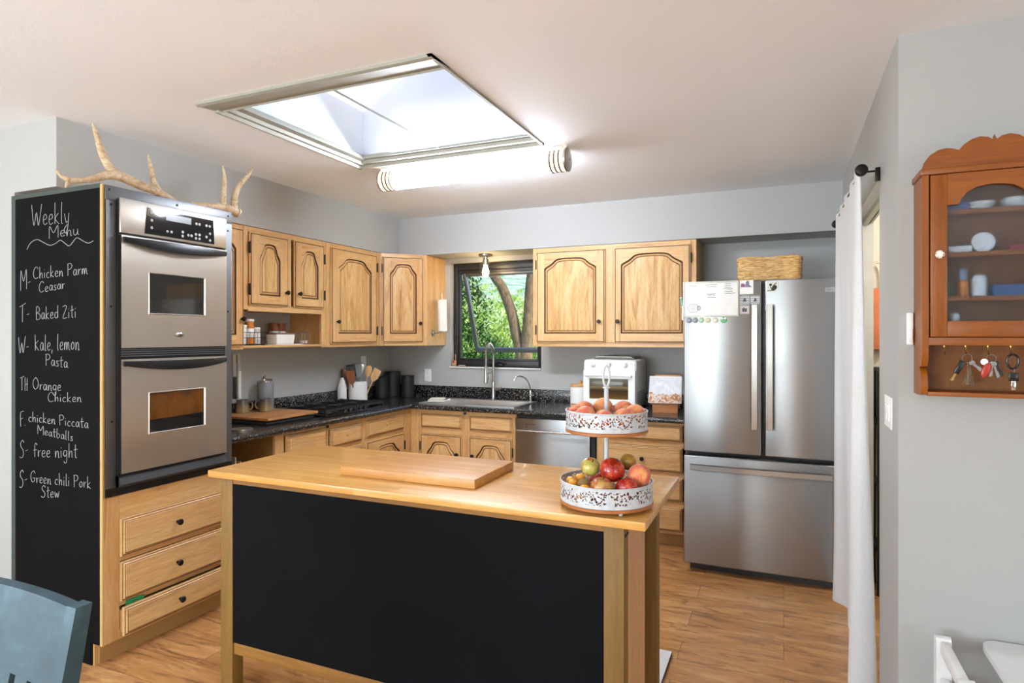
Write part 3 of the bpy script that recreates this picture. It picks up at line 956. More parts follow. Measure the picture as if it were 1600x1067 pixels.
def oven_door(z0, z1, wz0, wz1, glassm, badge):
    x0, x1 = .052, .632
    gx0, gx1 = .182, .500
    t = .040
    bm = nb()
    # frame of the door round the window
    yb = Y0 + .012
    for a in ((x0, gx0, z0, z1), (gx1, x1, z0, z1), (gx0, gx1, z0, wz0), (gx0, gx1, wz1, z1)):
        f = bm.faces.new([bm.verts.new((px, Y0 - .004, pz)) for px, pz in ((a[0], a[2]), (a[1], a[2]), (a[1], a[3]), (a[0], a[3]))])
    def rc(a, b, c_, d_2, y):
        return [(a, y, c_), (b, y, c_), (b, y, d_2), (a, y, d_2)]
    rring(bm, [rc(x0, x1, z0, z1, yb), rc(x0, x1, z0, z1, Y0 - .004)], 1)
    rring(bm, [rc(gx0, gx1, wz0, wz1, Y0 - .004), rc(gx0 + .004, gx1 - .004, wz0 + .004, wz1 - .004, Y0 - .008), rc(gx0 + .007, gx1 - .007, wz0 + .007, wz1 - .007, Y0 + .002)], 0)
    o = obj('oven_door', bm, [M['steel_oven'], M['black']], ov, sharp=25)
    bm = nb(); box(bm, gx0 + .005, gx1 - .005, Y0 + .001, Y0 + .003, wz0 + .005, wz1 - .005); obj('door_window', bm, glassm, o)
    # bowed handle, a crescent seen from the front
    bm = nb()
    N = 16
    LO, LI = [], []
    top, bot, out = [], [], []
    for i in range(N + 1):
        s = i / N
        x = x0 + .006 + (x1 - x0 - .012) * s
        b = math.sin(PI * s) ** .8
        zt = z1 - .008 - .002 * b
        zb = zt - .020 - .026 * b
        yo = Y0 - .012 - .036 * b
        top.append((x, zt, zb, yo))
    secs = [[(x, yo, zt), (x, yo - .004, (zt + zb) / 2), (x, yo, zb), (x, yo + .016, zb + .004), (x, yo + .016, zt - .004)] for x, zt, zb, yo in top]
    V = [[bm.verts.new(p) for p in s] for s in secs]
    for a, b in zip(V, V[1:]):
        for k in range(5):
            bm.faces.new((a[k], b[k], b[(k + 1) % 5], a[(k + 1) % 5]))
    bm.faces.new(V[0]); bm.faces.new(V[-1][::-1])
    for xx in (x0 + .03, x1 - .03):
        box(bm, xx - .02, xx + .02, Y0 - .014, Y0 - .002, z1 - .032, z1 - .010)
    obj('handle', bm, M['black'], o)
    if badge:
        bm = nb(); v = lathe(bm, [(.018, 0), (.018, .002), (.014, .004), (0, .004)], (0, 0, 0), 24, 0, '-y'); tr(bm, v, Matrix.Translation((.345, Y0 - .004, 1.492)) @ Matrix.Diagonal((1.6, 1, .62, 1)))
        obj('badge', bm, M['chrome'], o)
t = NT('browned oven window'); t.set(rough=.1, coat=.6)
t.col(t.mix(t.ramp(t.noise(t.coords(), 9, 5, .7, .6), [(.30, .25), (.62, 1.0)]), '#2a1a0a', '#6e4210'))
sx = t.n('SeparateXYZ'); t.l(t.coords(), sx.inputs[0])
cur = t.b.inputs['Base Color'].links[0].from_socket
t.col(t.mix(t.math('GREATER_THAN', t.math('ADD', sx.outputs[2], t.math('MULTIPLY', sx.outputs[0], -.02)), 1.085), '#171513', cur))
M['brownglass'] = t.m
oven_door(1.432, 1.945, 1.588, 1.788, M['ovenglass'], True)
oven_door(.862, 1.380, 1.022, 1.222, M['brownglass'], False)
bm = nb()
for z in (1.392, 1.402, 1.412, 1.422):
    box(bm, .06, .624, Y0 + .006, Y0 + .014, z, z + .004)
obj('vent_slats', bm, M['gunmetal'], ov)
bm = nb(); prism(bm, [(Y0 - .006, .812), (Y0 + .014, .852), (.0, .852), (.0, .800), (Y0 + .004, .800)], .050, .634, 'yz'); obj('lower_vent', bm, M['blackm'], ov)

# ------------------------------------------------------------------ worktop, sink, cooktop
CT = .92
c = thing('countertop', 'black speckled stone L-shaped countertop with upstand', 'countertop')
FX, FY = -2.83, 4.40
bm = nb()
SX = (-2.76, -1.97); SY = (4.50, 4.925)
CB = CT - .040
box(bm, -3.47, FX, 2.54, FY, CB, CT)
for a in ((-3.47, SX[0], FY, 5.02), (SX[1], -.595, FY, 5.02), (SX[0], SX[1], FY, SY[0]), (SX[0], SX[1], SY[1], 5.02)):
    box(bm, a[0], a[1], a[2], a[3], CB, CT)
tube(bm, [(FX, 2.54, CT - .02), (FX, FY - .0, CT - .02)], .02, 12)
tube(bm, [(FX - .0, FY, CT - .02), (-.595, FY, CT - .02)], .02, 12)
obj('worktop', bm, M['granite'], c)
bm = nb(); box(bm, -3.469, -3.449, 2.54, 5.0, CT, CT + .105, 0, .002); box(bm, -3.469, -.595, 4.999, 5.019, CT, CT + .105, 0, .002); obj('upstand', bm, M['granite'], c)

c = thing('sink', 'wide stainless steel kitchen sink set in the black worktop under the window', 'sink', (-2.365, 4.71, CT))
bm = nb()
def rc(x0, x1, y0, y1, z):
    return [(x0, y0, z), (x1, y0, z), (x1, y1, z), (x0, y1, z)]
h0, h1 = .435, .245
rring(bm, [rc(-h0, h0, -h1, h1, .001), rc(-h0, h0, -h1, h1, .007), rc(-h0 + .01, h0 - .01, -h1 + .01, h1 - .01, .008), rc(-h0 + .05, h0 - .05, -h1 + .04, h1 - .045, .005), rc(-h0 + .055, h0 - .055, -h1 + .045, h1 - .05, -.01), rc(-h0 + .07, h0 - .07, -h1 + .06, h1 - .06, -.20)])
V = bm.verts[:]
bm.faces.new([v for v in V[-4:]])
obj('basin', bm, M['steel'], c, recalc=True)
bm = nb(); lathe(bm, [(.045, 0), (.045, .003), (.03, .002), (0, .001)], (0, 0, -.199), 20); obj('drain', bm, M['chrome'], c)

c = thing('kitchen_faucet', 'tall spring neck pull-down faucet at the back of the sink', 'faucet', (-2.335, 4.945, CT + .0082))
bm = nb(); lathe(bm, [(.028, 0), (.028, .008), (.018, .012), (.017, .10), (.015, .105), (.015, .16), (.011, .165)]); tube(bm, [(0, 0, .16), (0, 0, .36)], .010, 12)
obj('body', bm, M['nickel'], c)
path = [(0, 0, .34)] + [(0, -.075 + .075 * math.cos(a), .40 + .085 * math.sin(a)) for a in [PI * k / 10 for k in range(11)]] + [(0, -.15, .30)]
P = smooth_pts(path, 6)
bm = nb(); tube(bm, P, .0075, 8)
# the coil round it
pts = []
n = len(P)
for k in range(n * 6):
    i = k / 6
    a = P[int(i)]; b = P[min(int(i) + 1, n - 1)]
    q = a.lerp(b, i - int(i)); tdir = (b - a).normalized() if (b - a).length > 1e-6 else Vector((0, 0, 1))
    u = Vector((1, 0, 0)); v = tdir.cross(u)
    ph = k * 1.05
    pts.append(q + (u * math.cos(ph) + v * math.sin(ph)) * .0115)
tube(bm, pts, .0022, 5)
obj('spring_neck', bm, M['nickel'], c)
bm = nb(); lathe(bm, [(.010, .30), (.013, .29), (.014, .22), (.018, .19), (.018, .155), (.012, .15)][::-1], (0, -.15, 0), 16); obj('spray_head', bm, M['nickel'], c)
bm = nb(); tube(bm, [(0, -.0, .235), (0, -.148, .235)], .006, 8); lathe(bm, [(.017, .225), (.017, .245)], (0, -.15, 0), 16); obj('docking_arm', bm, M['nickel'], c)
bm = nb(); tube(bm, [(.012, 0, .085), (.055, -.004, .09), (.085, -.012, .105)], [.013, .011, .008], 10); obj('lever', bm, M['nickel'], c)
bm = nb(); lathe(bm, [(.008, .0), (.010, .01), (.009, .10), (.005, .11)], (-.045, -.02, .17), 12); tube(bm, [(-.012, 0, .19), (-.045, -.02, .19)], .004, 6); obj('side_spray', bm, M['nickel'], c)

c = thing('water_filter_tap', 'slim chrome gooseneck filter tap right of the main faucet', 'faucet', (-1.985, 4.945, CT + .0082))
bm = nb(); lathe(bm, [(.022, 0), (.022, .006), (.012, .010), (.012, .035), (.016, .04), (.016, .055), (.008, .062), (.006, .09)], n=16); obj('base', bm, M['chrome'], c)
bm = nb(); tube(bm, smooth_pts([(0, 0, .08), (-.005, -.003, .13), (-.03, -.02, .185), (-.07, -.045, .213), (-.105, -.07, .205), (-.118, -.078, .175)], 5), .0055, 8); obj('spout', bm, M['chrome'], c)
bm = nb(); tube(bm, [(.0, 0, .048), (.04, -.01, .052)], .005, 8); obj('lever', bm, M['chrome'], c)

o = tag(obj('dish_cloth', (lambda b: (box(b, -.075, .075, -.05, .05, 0, .010, 0, .004), box(b, -.07, .066, -.045, .046, .010, .020, 0, .005), box(b, -.055, .07, -.05, .03, .020, .031, 0, .005), b)[-1])(nb()), plain('white dish cloth', '#dedbd0', .9, var=.15, scale=60), None, (-2.70, 4.60, CT + .009), (0, 0, R(20))), 'folded white dish cloth lying on the left rim of the sink', 'cloth')

# ---- cooktop
c = thing('gas_cooktop', 'black gas cooktop with cast iron grates on the left counter', 'cooktop', (-3.135, 3.80, CT))
bm = nb(); box(bm, -.235, .235, -.36, .36, .0005, .012, 0, .004); obj('cooktop_plate', bm, M['blackglass'], c)
for bx, by, br in ((-.11, -.20, .045), (.10, -.22, .038), (-.11, .20, .040), (.10, .20, .048)):
    bm = nb(); lathe(bm, [(br + .015, 0), (br + .012, .006), (br, .008), (br, .020), (br - .006, .024), (0, .026)], (bx, by, .012), 20); obj('burner', bm, M['blackm'], c)
for gy in (-.345, .006):
    bm = nb()
    y0, y1 = gy, gy + .338
    for x in (-.205, -.0, .205):
        box(bm, x - .006, x + .006, y0, y1, .030, .044, 0, .002)
    for y in (y0 + .006, y1 - .006, (y0 + y1) / 2, y0 + .09, y1 - .09):
        box(bm, -.205, .205, y - .006, y + .006, .032, .046, 0, .002)
    for x in (-.205, .205):
        for y in (y0 + .008, y1 - .008):
            box(bm, x - .008, x + .008, y - .008, y + .008, .012, .050, 0, .002)
    for x in (-.11, .10):
        for y in (y0 + .09, y1 - .09):
            obox(bm, (x, y, .052), (.012, .06, .010), Matrix.Rotation(R(45), 3, 'Z'), 0, .002); obox(bm, (x, y, .052), (.012, .06, .010), Matrix.Rotation(R(-45), 3, 'Z'), 0, .002)
    obj('grate', bm, M['blackm'], c)
for i in range(5):
    bm = nb(); lathe(bm, [(.018, 0), (.017, .014), (.014, .018), (0, .018)], (.20, -.12 + i * .06, .012), 14); box(bm, .198, .202, -.135 + i * .06, -.105 + i * .06, .030, .035); obj('control_knob', bm, M['black'], c)

bm = nb(); box(bm, -.23, .215, -.23, .205, 0, .018, 0, .006); box(bm, -.215, .20, -.215, .19, .018, .026, 0, .003)
tag(obj('griddle_cover', bm, M['blackm'], None, (-3.20, 3.205, CT + .001)), 'black flat cover under the wooden board at the near end of the counter', 'cover')
bm = nb(); box(bm, -.235, .225, -.225, .235, 0, .017, 0, .003)
tag(obj('cutting_board', bm, wood('walnut board', ('#c48f5c', '#b27a48', '#98633a', '#6e4122'), 'y'), None, (-3.20, 3.205, CT + .0275)), 'reddish wood cutting board with two mugs on it by the oven tower', 'cutting board')
bz = CT + .0445
bm = nb(); lathe(bm, [(.05, 0), (.062, .001), (.062, .006), (.05, .008), (.045, .005), (0, .005)], n=24)
tag(obj('outlet_cover', bm, M['steel'], None, (-3.0, 2.80, CT + .0005)), 'round steel cap set flat on the counter beside the oven tower', 'cap')

def mug(loc, rz, label):
    t_ = thing('mug', label, 'mug', loc, rz, 'stoneware mugs')
    bm = nb(); lathe(bm, [(.030, 0), (.043, .002), (.044, .01), (.040, .06), (.037, .088), (.035, .088), (.037, .06), (.040, .012), (0, .010)], n=24)
    m = NT('speckled stoneware'); m.set(rough=.4, coat=.2)
    sx = m.n('SeparateXYZ'); m.l(m.coords(), sx.inputs[0])
    nz = m.noise(m.coords(), 30, 4)
    g = m.math('ADD', m.math('MULTIPLY', sx.outputs[2], 9), m.math('MULTIPLY', nz, .5))
    m.col(m.ramp(g, [(.25, '#8b8256'), (.55, '#8a7350'), (.85, '#57504a')]))
    obj('cup', bm, m.m, t_)
    bm = nb(); tube(bm, smooth_pts([(.036, 0, .072), (.060, 0, .070), (.068, 0, .048), (.060, 0, .026), (.040, 0, .020)], 4), .006, 8); obj('handle', bm, m.m, t_)
mug((-3.372, 3.150, bz), R(20), 'greenish stoneware mug on the wooden board, nearer the oven tower')
mug((-3.285, 3.268, bz), R(215), 'greenish brown stoneware mug on the wooden board, in front of the grey jug')

c = thing('clamp_lid_jug', 'grey cylindrical jug with chrome clamp lid behind the mugs', 'jug', (-3.365, 3.345, bz), R(20))
bm = nb(); lathe(bm, [(.054, 0), (.056, .003), (.056, .196), (.053, .20), (0, .20)], n=28); obj('body', bm, plain('grey powder coat', '#76787a', .5), c)
bm = nb(); lathe(bm, [(.056, .1965), (.057, .197), (.057, .203), (.053, .206), (0, .206)], n=28); lathe(bm, [(.018, .206), (.018, .218), (.01, .222), (0, .222)], (-.01, 0, 0), 14)
tube(bm, [(-.03, 0, .216), (.05, 0, .212), (.060, 0, .196)], .005, 6); tube(bm, [(-.01, -.012, .226), (-.01, .014, .236)], .006, 6); obj('clamp_lid', bm, M['chrome'], c)

c = thing('knife_rack', 'wooden magnetic knife strip on the left wall beside the oven tower', 'knife rack', (-3.468, 3.14, 1.325), L90)
bm = nb(); box(bm, -.17, .065, -.020, 0, -.025, .025, 0, .003); obj('strip', bm, M['wdark'], c)
def knife(x, ln, hl, hcol, label):
    t_ = thing('kitchen_knife', label, 'knife', (-3.446, 3.14 + x, 1.33), L90, 'knives on the magnetic strip')
    bm = nb(); prism(bm, [(-.014, .03), (.012, .03), (.014, -ln + .03), (.006, -ln + .01), (-.010, -ln + .03)], -.0025, -.0005, 'xz'); obj('blade', bm, M['steel'], t_)
    bm = nb(); box(bm, -.012, .012, -.012, .0, -ln + .025 - hl, -ln + .026, 0, .004); obj('handle', bm, hcol, t_)
knife(-.045, .12, .12, M['blackm'], 'black handled knife hanging nearest the oven tower')
knife(.005, .15, .15, M['blackm'], 'longer black handled knife in the middle of the strip')
knife(.045, .11, .19, M['ceramic'], 'white handled knife at the far end of the strip')

# ---- back-left corner of the counter
c = thing('oil_bottle', 'white ceramic oil bottle with black spout beside the utensil crock', 'bottle', (-3.385, 4.205, CT + .0005))
bm = nb(); lathe(bm, [(.034, 0), (.038, .004), (.038, .125), (.034, .145), (.022, .180), (.015, .200), (.0145, .215), (0, .215)], n=24); obj('body', bm, M['ceramic'], c)
bm = nb(); lathe(bm, [(.012, .2155), (.013, .22), (.009, .235), (.006, .270), (.005, .285), (0, .285)], n=12); obj('spout', bm, M['blackm'], c)

c = thing('utensil_crock', 'wide white utensil crock full of wooden spoons by the cooktop', 'crock', (-3.345, 4.365, CT + .0005))
bm = nb(); lathe(bm, [(.076, 0), (.080, .003), (.080, .172), (.077, .176), (.073, .172), (.073, .01), (0, .008)], n=32); obj('body', bm, M['ceramic'], c)
def utensil(name, dx, dy, lean, ang, ln, head, mat, label, hmat=None):
    b = Vector((-3.345 + dx, 4.365 + dy, CT + .012))
    t_ = thing(name, label, 'utensil', b, 0, 'utensils in the white crock')
    d_ = Vector((math.cos(ang) * math.sin(lean), math.sin(ang) * math.sin(lean), math.cos(lean)))
    q = d_.to_track_quat('Z', 'Y').to_matrix()
    # turn each head to face the room
    Mx = (Matrix.Rotation(0, 3, 'Z'))
    fwd = Vector((.62, -.78, 0))
    xax = d_.cross(fwd).normalized(); yax = d_.cross(xax).normalized()
    q = Matrix((xax, yax, d_)).transposed()
    bm = nb(); v = tube(bm, [(0, 0, 0), (0, 0, ln * .7)], [.006, .0055], 8); tr(bm, v, q.to_4x4()); obj('handle', bm, hmat or mat, t_)
    bm = nb()
    if head == 'spoon':
        v = lathe(bm, [(.004, -.055), (.02, -.04), (.031, 0), (.027, .030), (.012, .046), (0, .05)], (0, 0, 0), 16, 0, 'z', 1, .28)
    elif head == 'spatula':
        v = prism(bm, [(-.012, -.06), (.012, -.06), (.034, -.02), (.036, .05), (-.030, .06), (-.034, -.02)], -.004, .004, 'xz')
    else:
        v = box(bm, -.036, .036, -.002, .002, .034, .05) + box(bm, -.036, .036, -.002, .002, -.06, -.04)
        for k in range(5):
            v += box(bm, -.036 + k * .016, -.028 + k * .016, -.002, .002, -.04, .034)
    tr(bm, v, q.to_4x4() @ Matrix.Translation((0, 0, ln * .7 + .045)))
    obj('head', bm, mat, t_)
lw = wood('pale utensil wood', ('#dfb47c', '#cf9c60', '#bb8448', '#9a6634'), 'z', knots=False)
dw = wood('dark utensil wood', ('#9a5f3a', '#86492a', '#6e3a20', '#4c2614'), 'z', knots=False)
gs = plain('grey silicone', '#7d8184', .55); sg = plain('sage green handle', '#6e8a7c', .55)
utensil('wooden_spoon', .03, .03, R(11), R(55), .30, 'spoon', lw, 'pale wooden spoon standing tallest at the right of the crock')
utensil('wooden_spatula', .035, .04, R(24), R(50), .27, 'spatula', lw, 'pale wooden spatula leaning out of the right side of the crock')
utensil('wooden_spoon', -.03, -.03, R(17), R(230), .28, 'spoon', dw, 'dark wooden spoon leaning out of the left side of the crock')
utensil('wooden_spatula', .02, -.045, R(15), R(250), .24, 'spatula', dw, 'short dark wooden spatula at the front left of the crock')
utensil('slotted_turner', -.01, -.01, R(9), R(215), .31, 'slot', M['blackm'], 'black slotted turner with sage handle in the crock', sg)
utensil('turner', .0, .01, R(5), R(150), .30, 'spatula', gs, 'grey silicone turner in the middle of the crock')
utensil('ladle', -.02, .03, R(10), R(95), .33, 'spoon', M['steel'], 'steel ladle standing at the back of the crock')

def canister(loc, r, h, label):
    t_ = thing('canister', label, 'canister', loc, 0, 'black kitchen canisters')
    bm = nb(); lathe(bm, [(r - .004, 0), (r, .003), (r, h - .022), (0, h - .022)], n=32); obj('body', bm, M['blackm'], t_)
    bm = nb(); lathe(bm, [(r + .001, h - .0215), (r + .003, h - .019), (r + .003, h - .004), (r - .002, h), (0, h)], n=32); obj('lid', bm, M['black'], t_)
canister((-3.365, 4.735, CT + .0005), .062, .195, 'low black canister on the left of the three in the corner')
canister((-3.365, 4.905, CT + .0005), .074, .235, 'tallest black canister in the corner behind the other two')
canister((-3.195, 4.905, CT + .0005), .060, .20, 'low black canister on the right, next to the wall outlet')

def outlet(name, loc, rz, label, kind='outlet', gang=1):
    t_ = thing(name, label, kind, loc, rz, 'white wall plates')
    w_ = .036 * gang + (.0 if gang == 1 else .012)
    bm = nb(); box(bm, -w_, w_, -.005, -.0005, -.058, .058, 0, .002); obj('cover_plate', bm, M['plastic_w'], t_)
    if kind == 'outlet':
        bm = nb()
        for z in (-.02, .02):
            lathe(bm, [(.016, 0), (.016, .002), (0, .002)], (0, -.005, z), 18, 0, '-y')
        obj('socket_faces', bm, M['plastic_w'], t_)
        bm = nb()
        for z in (-.02, .02):
            for x in (-.006, .006):
                box(bm, x - .001, x + .001, -.0075, -.0069, z - .002, z + .006)
        obj('slots', bm, M['blackm'], t_)
    else:
        for k in range(gang):
            bm = nb(); x = (k - (gang - 1) / 2) * .046
            prism(bm, [(-.005, -.032), (-.005, .032), (-.011, .030), (-.007, 0), (-.009, -.030)], x - .016, x + .016, 'yz'); obj('rocker', bm, M['plastic_w'], t_)
    return t_
bm = None
o = outlet('wall_outlet', (-3.045, 5.02, 1.118), 0, 'white wall outlet with two sockets above the sink end of the upstand')
o = outlet('wall_outlet', (-3.47, 4.605, 1.245), L90, 'white wall outlet on the left wall behind the spoons')
o = outlet('light_switch', (RX, 2.690, 1.205), -L90, 'white double rocker switch plate on the wall right of the curtain', 'switch', 2)

# ---- paper towel
c = thing('paper_towel_holder', 'satin metal paper towel holder screwed to the corner cabinet side', 'towel holder', (-2.857, 4.80, 1.52), L90)
bm = nb(); lathe(bm, [(.028, 0), (.028, .006), (.018, .012), (0, .012)], (-.01, 0, -.01), 20, 0, '-y'); tube(bm, [(-.01, -.01, -.01), (-.005, -.05, -.010), (.05, -.068, .002)], .006, 8); obj('bracket', bm, M['nickel'], c)
bm = nb(); tube(bm, [(.05, -.068, .0), (.032, -.068, .345)], .005, 8); lathe(bm, [(.026, 0), (.026, .004), (0, .004)], (.05, -.068, -.004), 18); obj('rod', bm, M['nickel'], c)
bm = nb(); v = lathe(bm, [(.018, 0), (.040, 0), (.0405, .28), (.018, .28)], n=28); tr(bm, v, Matrix.Translation((-2.857 + .068, 4.849, 1.528)) @ Matrix.Rotation(R(3.0), 4, 'X'))
tag(obj('paper_towel_roll', bm, M['paper']), 'white paper towel roll on the holder left of the window', 'paper towel')

# ---- light over the sink
c = thing('sink_light', 'small ceiling light with clear glass shade and lit bulb over the sink', 'light', (-2.370, 4.86, 2.192))
bm = nb(); lathe(bm, [(.022, -.095), (.026, -.09), (.026, -.045), (.018, -.04), (.018, -.022), (.06, -.016), (.062, -.003), (.058, -.0005)][::1], n=24); obj('fitting', bm, M['nickel'], c)
bm = nb()
rring(bm, [[(r * math.cos(2 * PI * k / 24), r * math.sin(2 * PI * k / 24), z) for k in range(24)] for r, z in ((.030, -.062), (.052, -.075), (.055, -.20), (.053, -.20), (.050, -.077), (.03, -.064))])
obj('glass_shade', bm, M['glass'], c)
bm = nb(); lathe(bm, [(.010, -.09), (.014, -.10), (.028, -.14), (.029, -.165), (.018, -.192), (0, -.198)][::-1], n=18)
obj('bulb', bm, emit('lit bulb', '#ffdca8', 60), c)

c = thing('figurine', 'small beige and red figurine on the left end of the window sill', 'figurine', (-2.775, 5.035, WZ0 + .0005))
bm = nb(); box(bm, -.018, .018, -.012, .012, 0, .05, 0, .004); tube(bm, [(-.014, 0, .045), (-.018, 0, .11)], .004, 6); tube(bm, [(.014, 0, .045), (.012, 0, .11)], .004, 6); obj('body', bm, plain('tan wood', '#b98f68', .6), c)
bm = nb(); ball(bm, (0, -.012, .045), .012, 10); obj('red_part', bm, plain('red paint', '#a5472c', .5), c)
bm = nb(); tube(bm, smooth_pts([(-.03, 0, .006), (-.01, -.01, .008), (.015, .008, .006), (.035, 0, .008)], 3), .006, 6)
tag(obj('twig', bm, plain('pale twig', '#b3a58c', .8), None, (-2.70, 5.035, WZ0 + .0005)), 'short pale twig lying on the window sill beside the figurine', 'twig')

# ------------------------------------------------------------------ things on the open shelf
SZt = 1.4245
shx = -3.30
c = thing('wire_basket', 'low black wire basket holding pill bottles on the open shelf', 'basket', (shx + .07, 3.06, SZt + .0), 0)
bm = nb()
for z in (.006, .05, .085):
    for a, b in (((-.055, -.10), (.055, -.10)), ((.055, -.10), (.055, .095)), ((.055, .095), (-.055, .095)), ((-.055, .095), (-.055, -.10))):
        tube(bm, [(a[0], a[1], z), (b[0], b[1], z)], .0018, 6)
for k in range(7):
    y = -.10 + k * .0325
    tube(bm, [(.055, y, .006), (.055, y, .085)], .0014, 5); tube(bm, [(-.055, y, .006), (-.055, y, .085)], .0014, 5); tube(bm, [(-.055, y, .005), (.055, y, .005)], .0014, 5)
obj('wire_frame', bm, M['blackm'], c)
bm = nb(); box(bm, -.052, .052, -.098, .093, .001, .004); obj('base_mat', bm, M['blackm'], c)
amber = plain('amber plastic', '#c9772a', .25); lab = plain('white label paper', '#e4e4e2', .7)
def pill(loc, r, h, body, label):
    t_ = thing('pill_bottle', label, 'bottle', loc, 0, 'pill bottles in the wire basket')
    bm = nb(); lathe(bm, [(r - .002, 0), (r, .002), (r, h - .022), (r - .004, h - .018), (0, h - .018)], n=18); obj('body', bm, body, t_)
    bm = nb(); lathe(bm, [(r + .001, h - .0175), (r + .002, h - .016), (r + .002, h - .002), (r, h), (0, h)], n=18); obj('cap', bm, M['plastic_w'], t_)
    bm = nb(); lathe(bm, [(r + .0004, h * .26), (r + .0006, h * .262), (r + .0006, h * .62), (r + .0004, h * .622)], n=18); obj('label', bm, lab, t_)
pill((shx + .085, 3.060, SZt + .0075), .026, .165, amber, 'tall amber pill bottle with white cap in the wire basket')
pill((shx + .085, 3.000, SZt + .0075), .025, .125, lab, 'white pill bottle at the near end of the wire basket')
pill((shx + .085, 3.118, SZt + .0075), .023, .11, plain('frosted bottle', '#c9c9c8', .3), 'small greyish bottle with white cap at the far end of the basket')
c = thing('pepper_mill', 'small black shaker standing behind the amber pill bottle', 'shaker', (shx - .03, 3.035, SZt))
bm = nb(); lathe(bm, [(.022, 0), (.022, .10), (.016, .115), (.018, .13), (.018, .150), (0, .152)], n=16); obj('body', bm, M['blackm'], c)
bm = nb(); box(bm, -.055, .055, -.12, .14, 0, .004, 0, .001)
tag(obj('shelf_tray', bm, M['plastic_w'], None, (shx + .08, 3.36, SZt)), 'thin white tray under the lidded dish on the open shelf', 'tray')
c = thing('butter_dish', 'white rectangular dish with thin wood lid on the open shelf', 'dish', (shx + .085, 3.335, SZt + .0045))
bm = nb(); v = box(bm, -.05, .05, -.088, .088, 0, .068, 0, .008); 
for q in v:
    if q.co.z < .03: q.co.x *= .92; q.co.y *= .93
obj('dish', bm, M['ceramic'], c)
bm = nb(); box(bm, -.049, .049, -.087, .087, .0685, .076, 0, .002); obj('lid', bm, dw, c)
for k, y in enumerate((3.385, 3.452)):
    t_ = thing('spice_jar', ('glass spice jar with brown wooden lid behind the white dish, nearer', 'glass spice jar with brown wooden lid behind the white dish, farther')[k], 'jar', (shx - .055, y + .03, SZt), 0, 'spice jars with wooden lids')
    bm = nb(); lathe(bm, [(.030, 0), (.032, .003), (.032, .095), (0, .095)], n=20); obj('jar', bm, plain('milky jar', '#c5c8c8', .2), t_)
    bm = nb(); lathe(bm, [(.033, .0955), (.034, .098), (.034, .15), (.032, .152), (0, .152)], n=20); obj('lid', bm, dw, t_)
for k, y in enumerate((3.485, 3.575)):
    t_ = thing('wire_cup', ('empty open wire cup on the shelf beside the white dish', 'open wire cup with a pink puck inside at the shelf end')[k], 'cup', (shx + .07, y, SZt), 0, 'small wire cups')
    bm = nb()
    for z in (.003, .085):
        tube(bm, [(.038 * math.cos(a), .038 * math.sin(a), z) for a in [2 * PI * i / 20 for i in range(20)]], .002, 5, 0, True)
    obj('rims', bm, M['gunmetal'], t_)
    for i in range(12):
        bm_ = nb(); a = 2 * PI * i / 12; tube(bm_, [(.038 * math.cos(a), .038 * math.sin(a), .003), (.038 * math.cos(a), .038 * math.sin(a), .085)], .0014, 5); obj('upright', bm_, M['gunmetal'], t_)
bm = nb(); lathe(bm, [(.028, 0), (.032, .004), (.032, .018), (.028, .022), (0, .022)], n=20)
tag(obj('soap_puck', bm, plain('pale pink', '#e2cfc4', .6), None, (shx + .07, 3.575, SZt + .0055)), 'pale pink puck inside the end wire cup on the shelf', 'soap')

# ------------------------------------------------------------------ toaster oven and friends on the back counter
c = thing('toaster_oven', 'white toaster oven with three knobs on the counter near the fridge', 'toaster oven', (-1.205, 4.60, CT))
bm = nb(); box(bm, -.205, .205, .0, .37, .02, .385, 0, .022, 3); obj('body', bm, M['enamel_w'], c)
bm = nb()
for x in (-.16, .16):
    for y in (.05, .32):
        cyl(bm, (x, y, .0005), .016, .022, 12)
obj('feet', bm, M['blackm'], c)
bm = nb(); box(bm, -.150, .165, .10, .35, .3855, .398, 0, .005); obj('top_rack', bm, M['gunmetal'], c)
bm = nb(); box(bm, -.130, .150, .08, .30, .3985, .408, 0, .004); obj('top_tray', bm, M['alu'], c)
dz0, dz1 = .035, .305
bm = nb()
def rcz(a, b, z0, z1, y):
    return [(a, y, z0), (b, y, z0), (b, y, z1), (a, y, z1)]
V = rring(bm, [rcz(-.200, .200, dz0, dz1, .0), rcz(-.200, .200, dz0, dz1, -.016), rcz(-.196, .196, dz0 + .004, dz1 - .004, -.02), rcz(-.152, .148, .088, .243, -.02), rcz(-.150, .146, .090, .241, -.012)])
od = obj('oven_door', bm, M['enamel_w'], c)
tg = NT('toaster window'); tg.set(rough=.08, coat=.5)
sx = tg.n('SeparateXYZ'); tg.l(tg.coords(), sx.inputs[0])
tg.col(tg.ramp(tg.math('MULTIPLY', tg.math('SUBTRACT', sx.outputs[2], .09), 6.6), [(0, '#6a5228'), (.22, '#4a3416'), (.42, '#31281c'), (.60, '#6d5c38'), (.66, '#2f281c'), (1, '#54502c')]))
bm = nb(); box(bm, -.150, .146, -.013, -.011, .090, .241); obj('door_window', bm, tg.m, od)
bm = nb(); tube(bm, [(-.178, -.048, .268), (.178, -.048, .268)], .008, 10)
for x in (-.17, .17):
    tube(bm, [(x, -.018, .262), (x, -.048, .268)], .009, 10)
obj('handle', bm, M['enamel_w'], od)
for x in (-.128, -.008, .118):
    bm = nb(); lathe(bm, [(.024, 0), (.023, .004), (.017, .006), (.016, .020), (.013, .022), (0, .022)], (x, 0, .348), 20, 0, '-y'); box(bm, x - .003, x + .003, -.026, -.02, .335, .361, 0, .001); obj('knob', bm, M['enamel_w'], c)
bm = nb()
for x in (.164, .174):
    lathe(bm, [(.003, 0), (.003, .001), (0, .001)], (x, -.0003, .357), 8, 0, '-y')
obj('indicator_marks', bm, M['gunmetal'], c)
bm = nb()
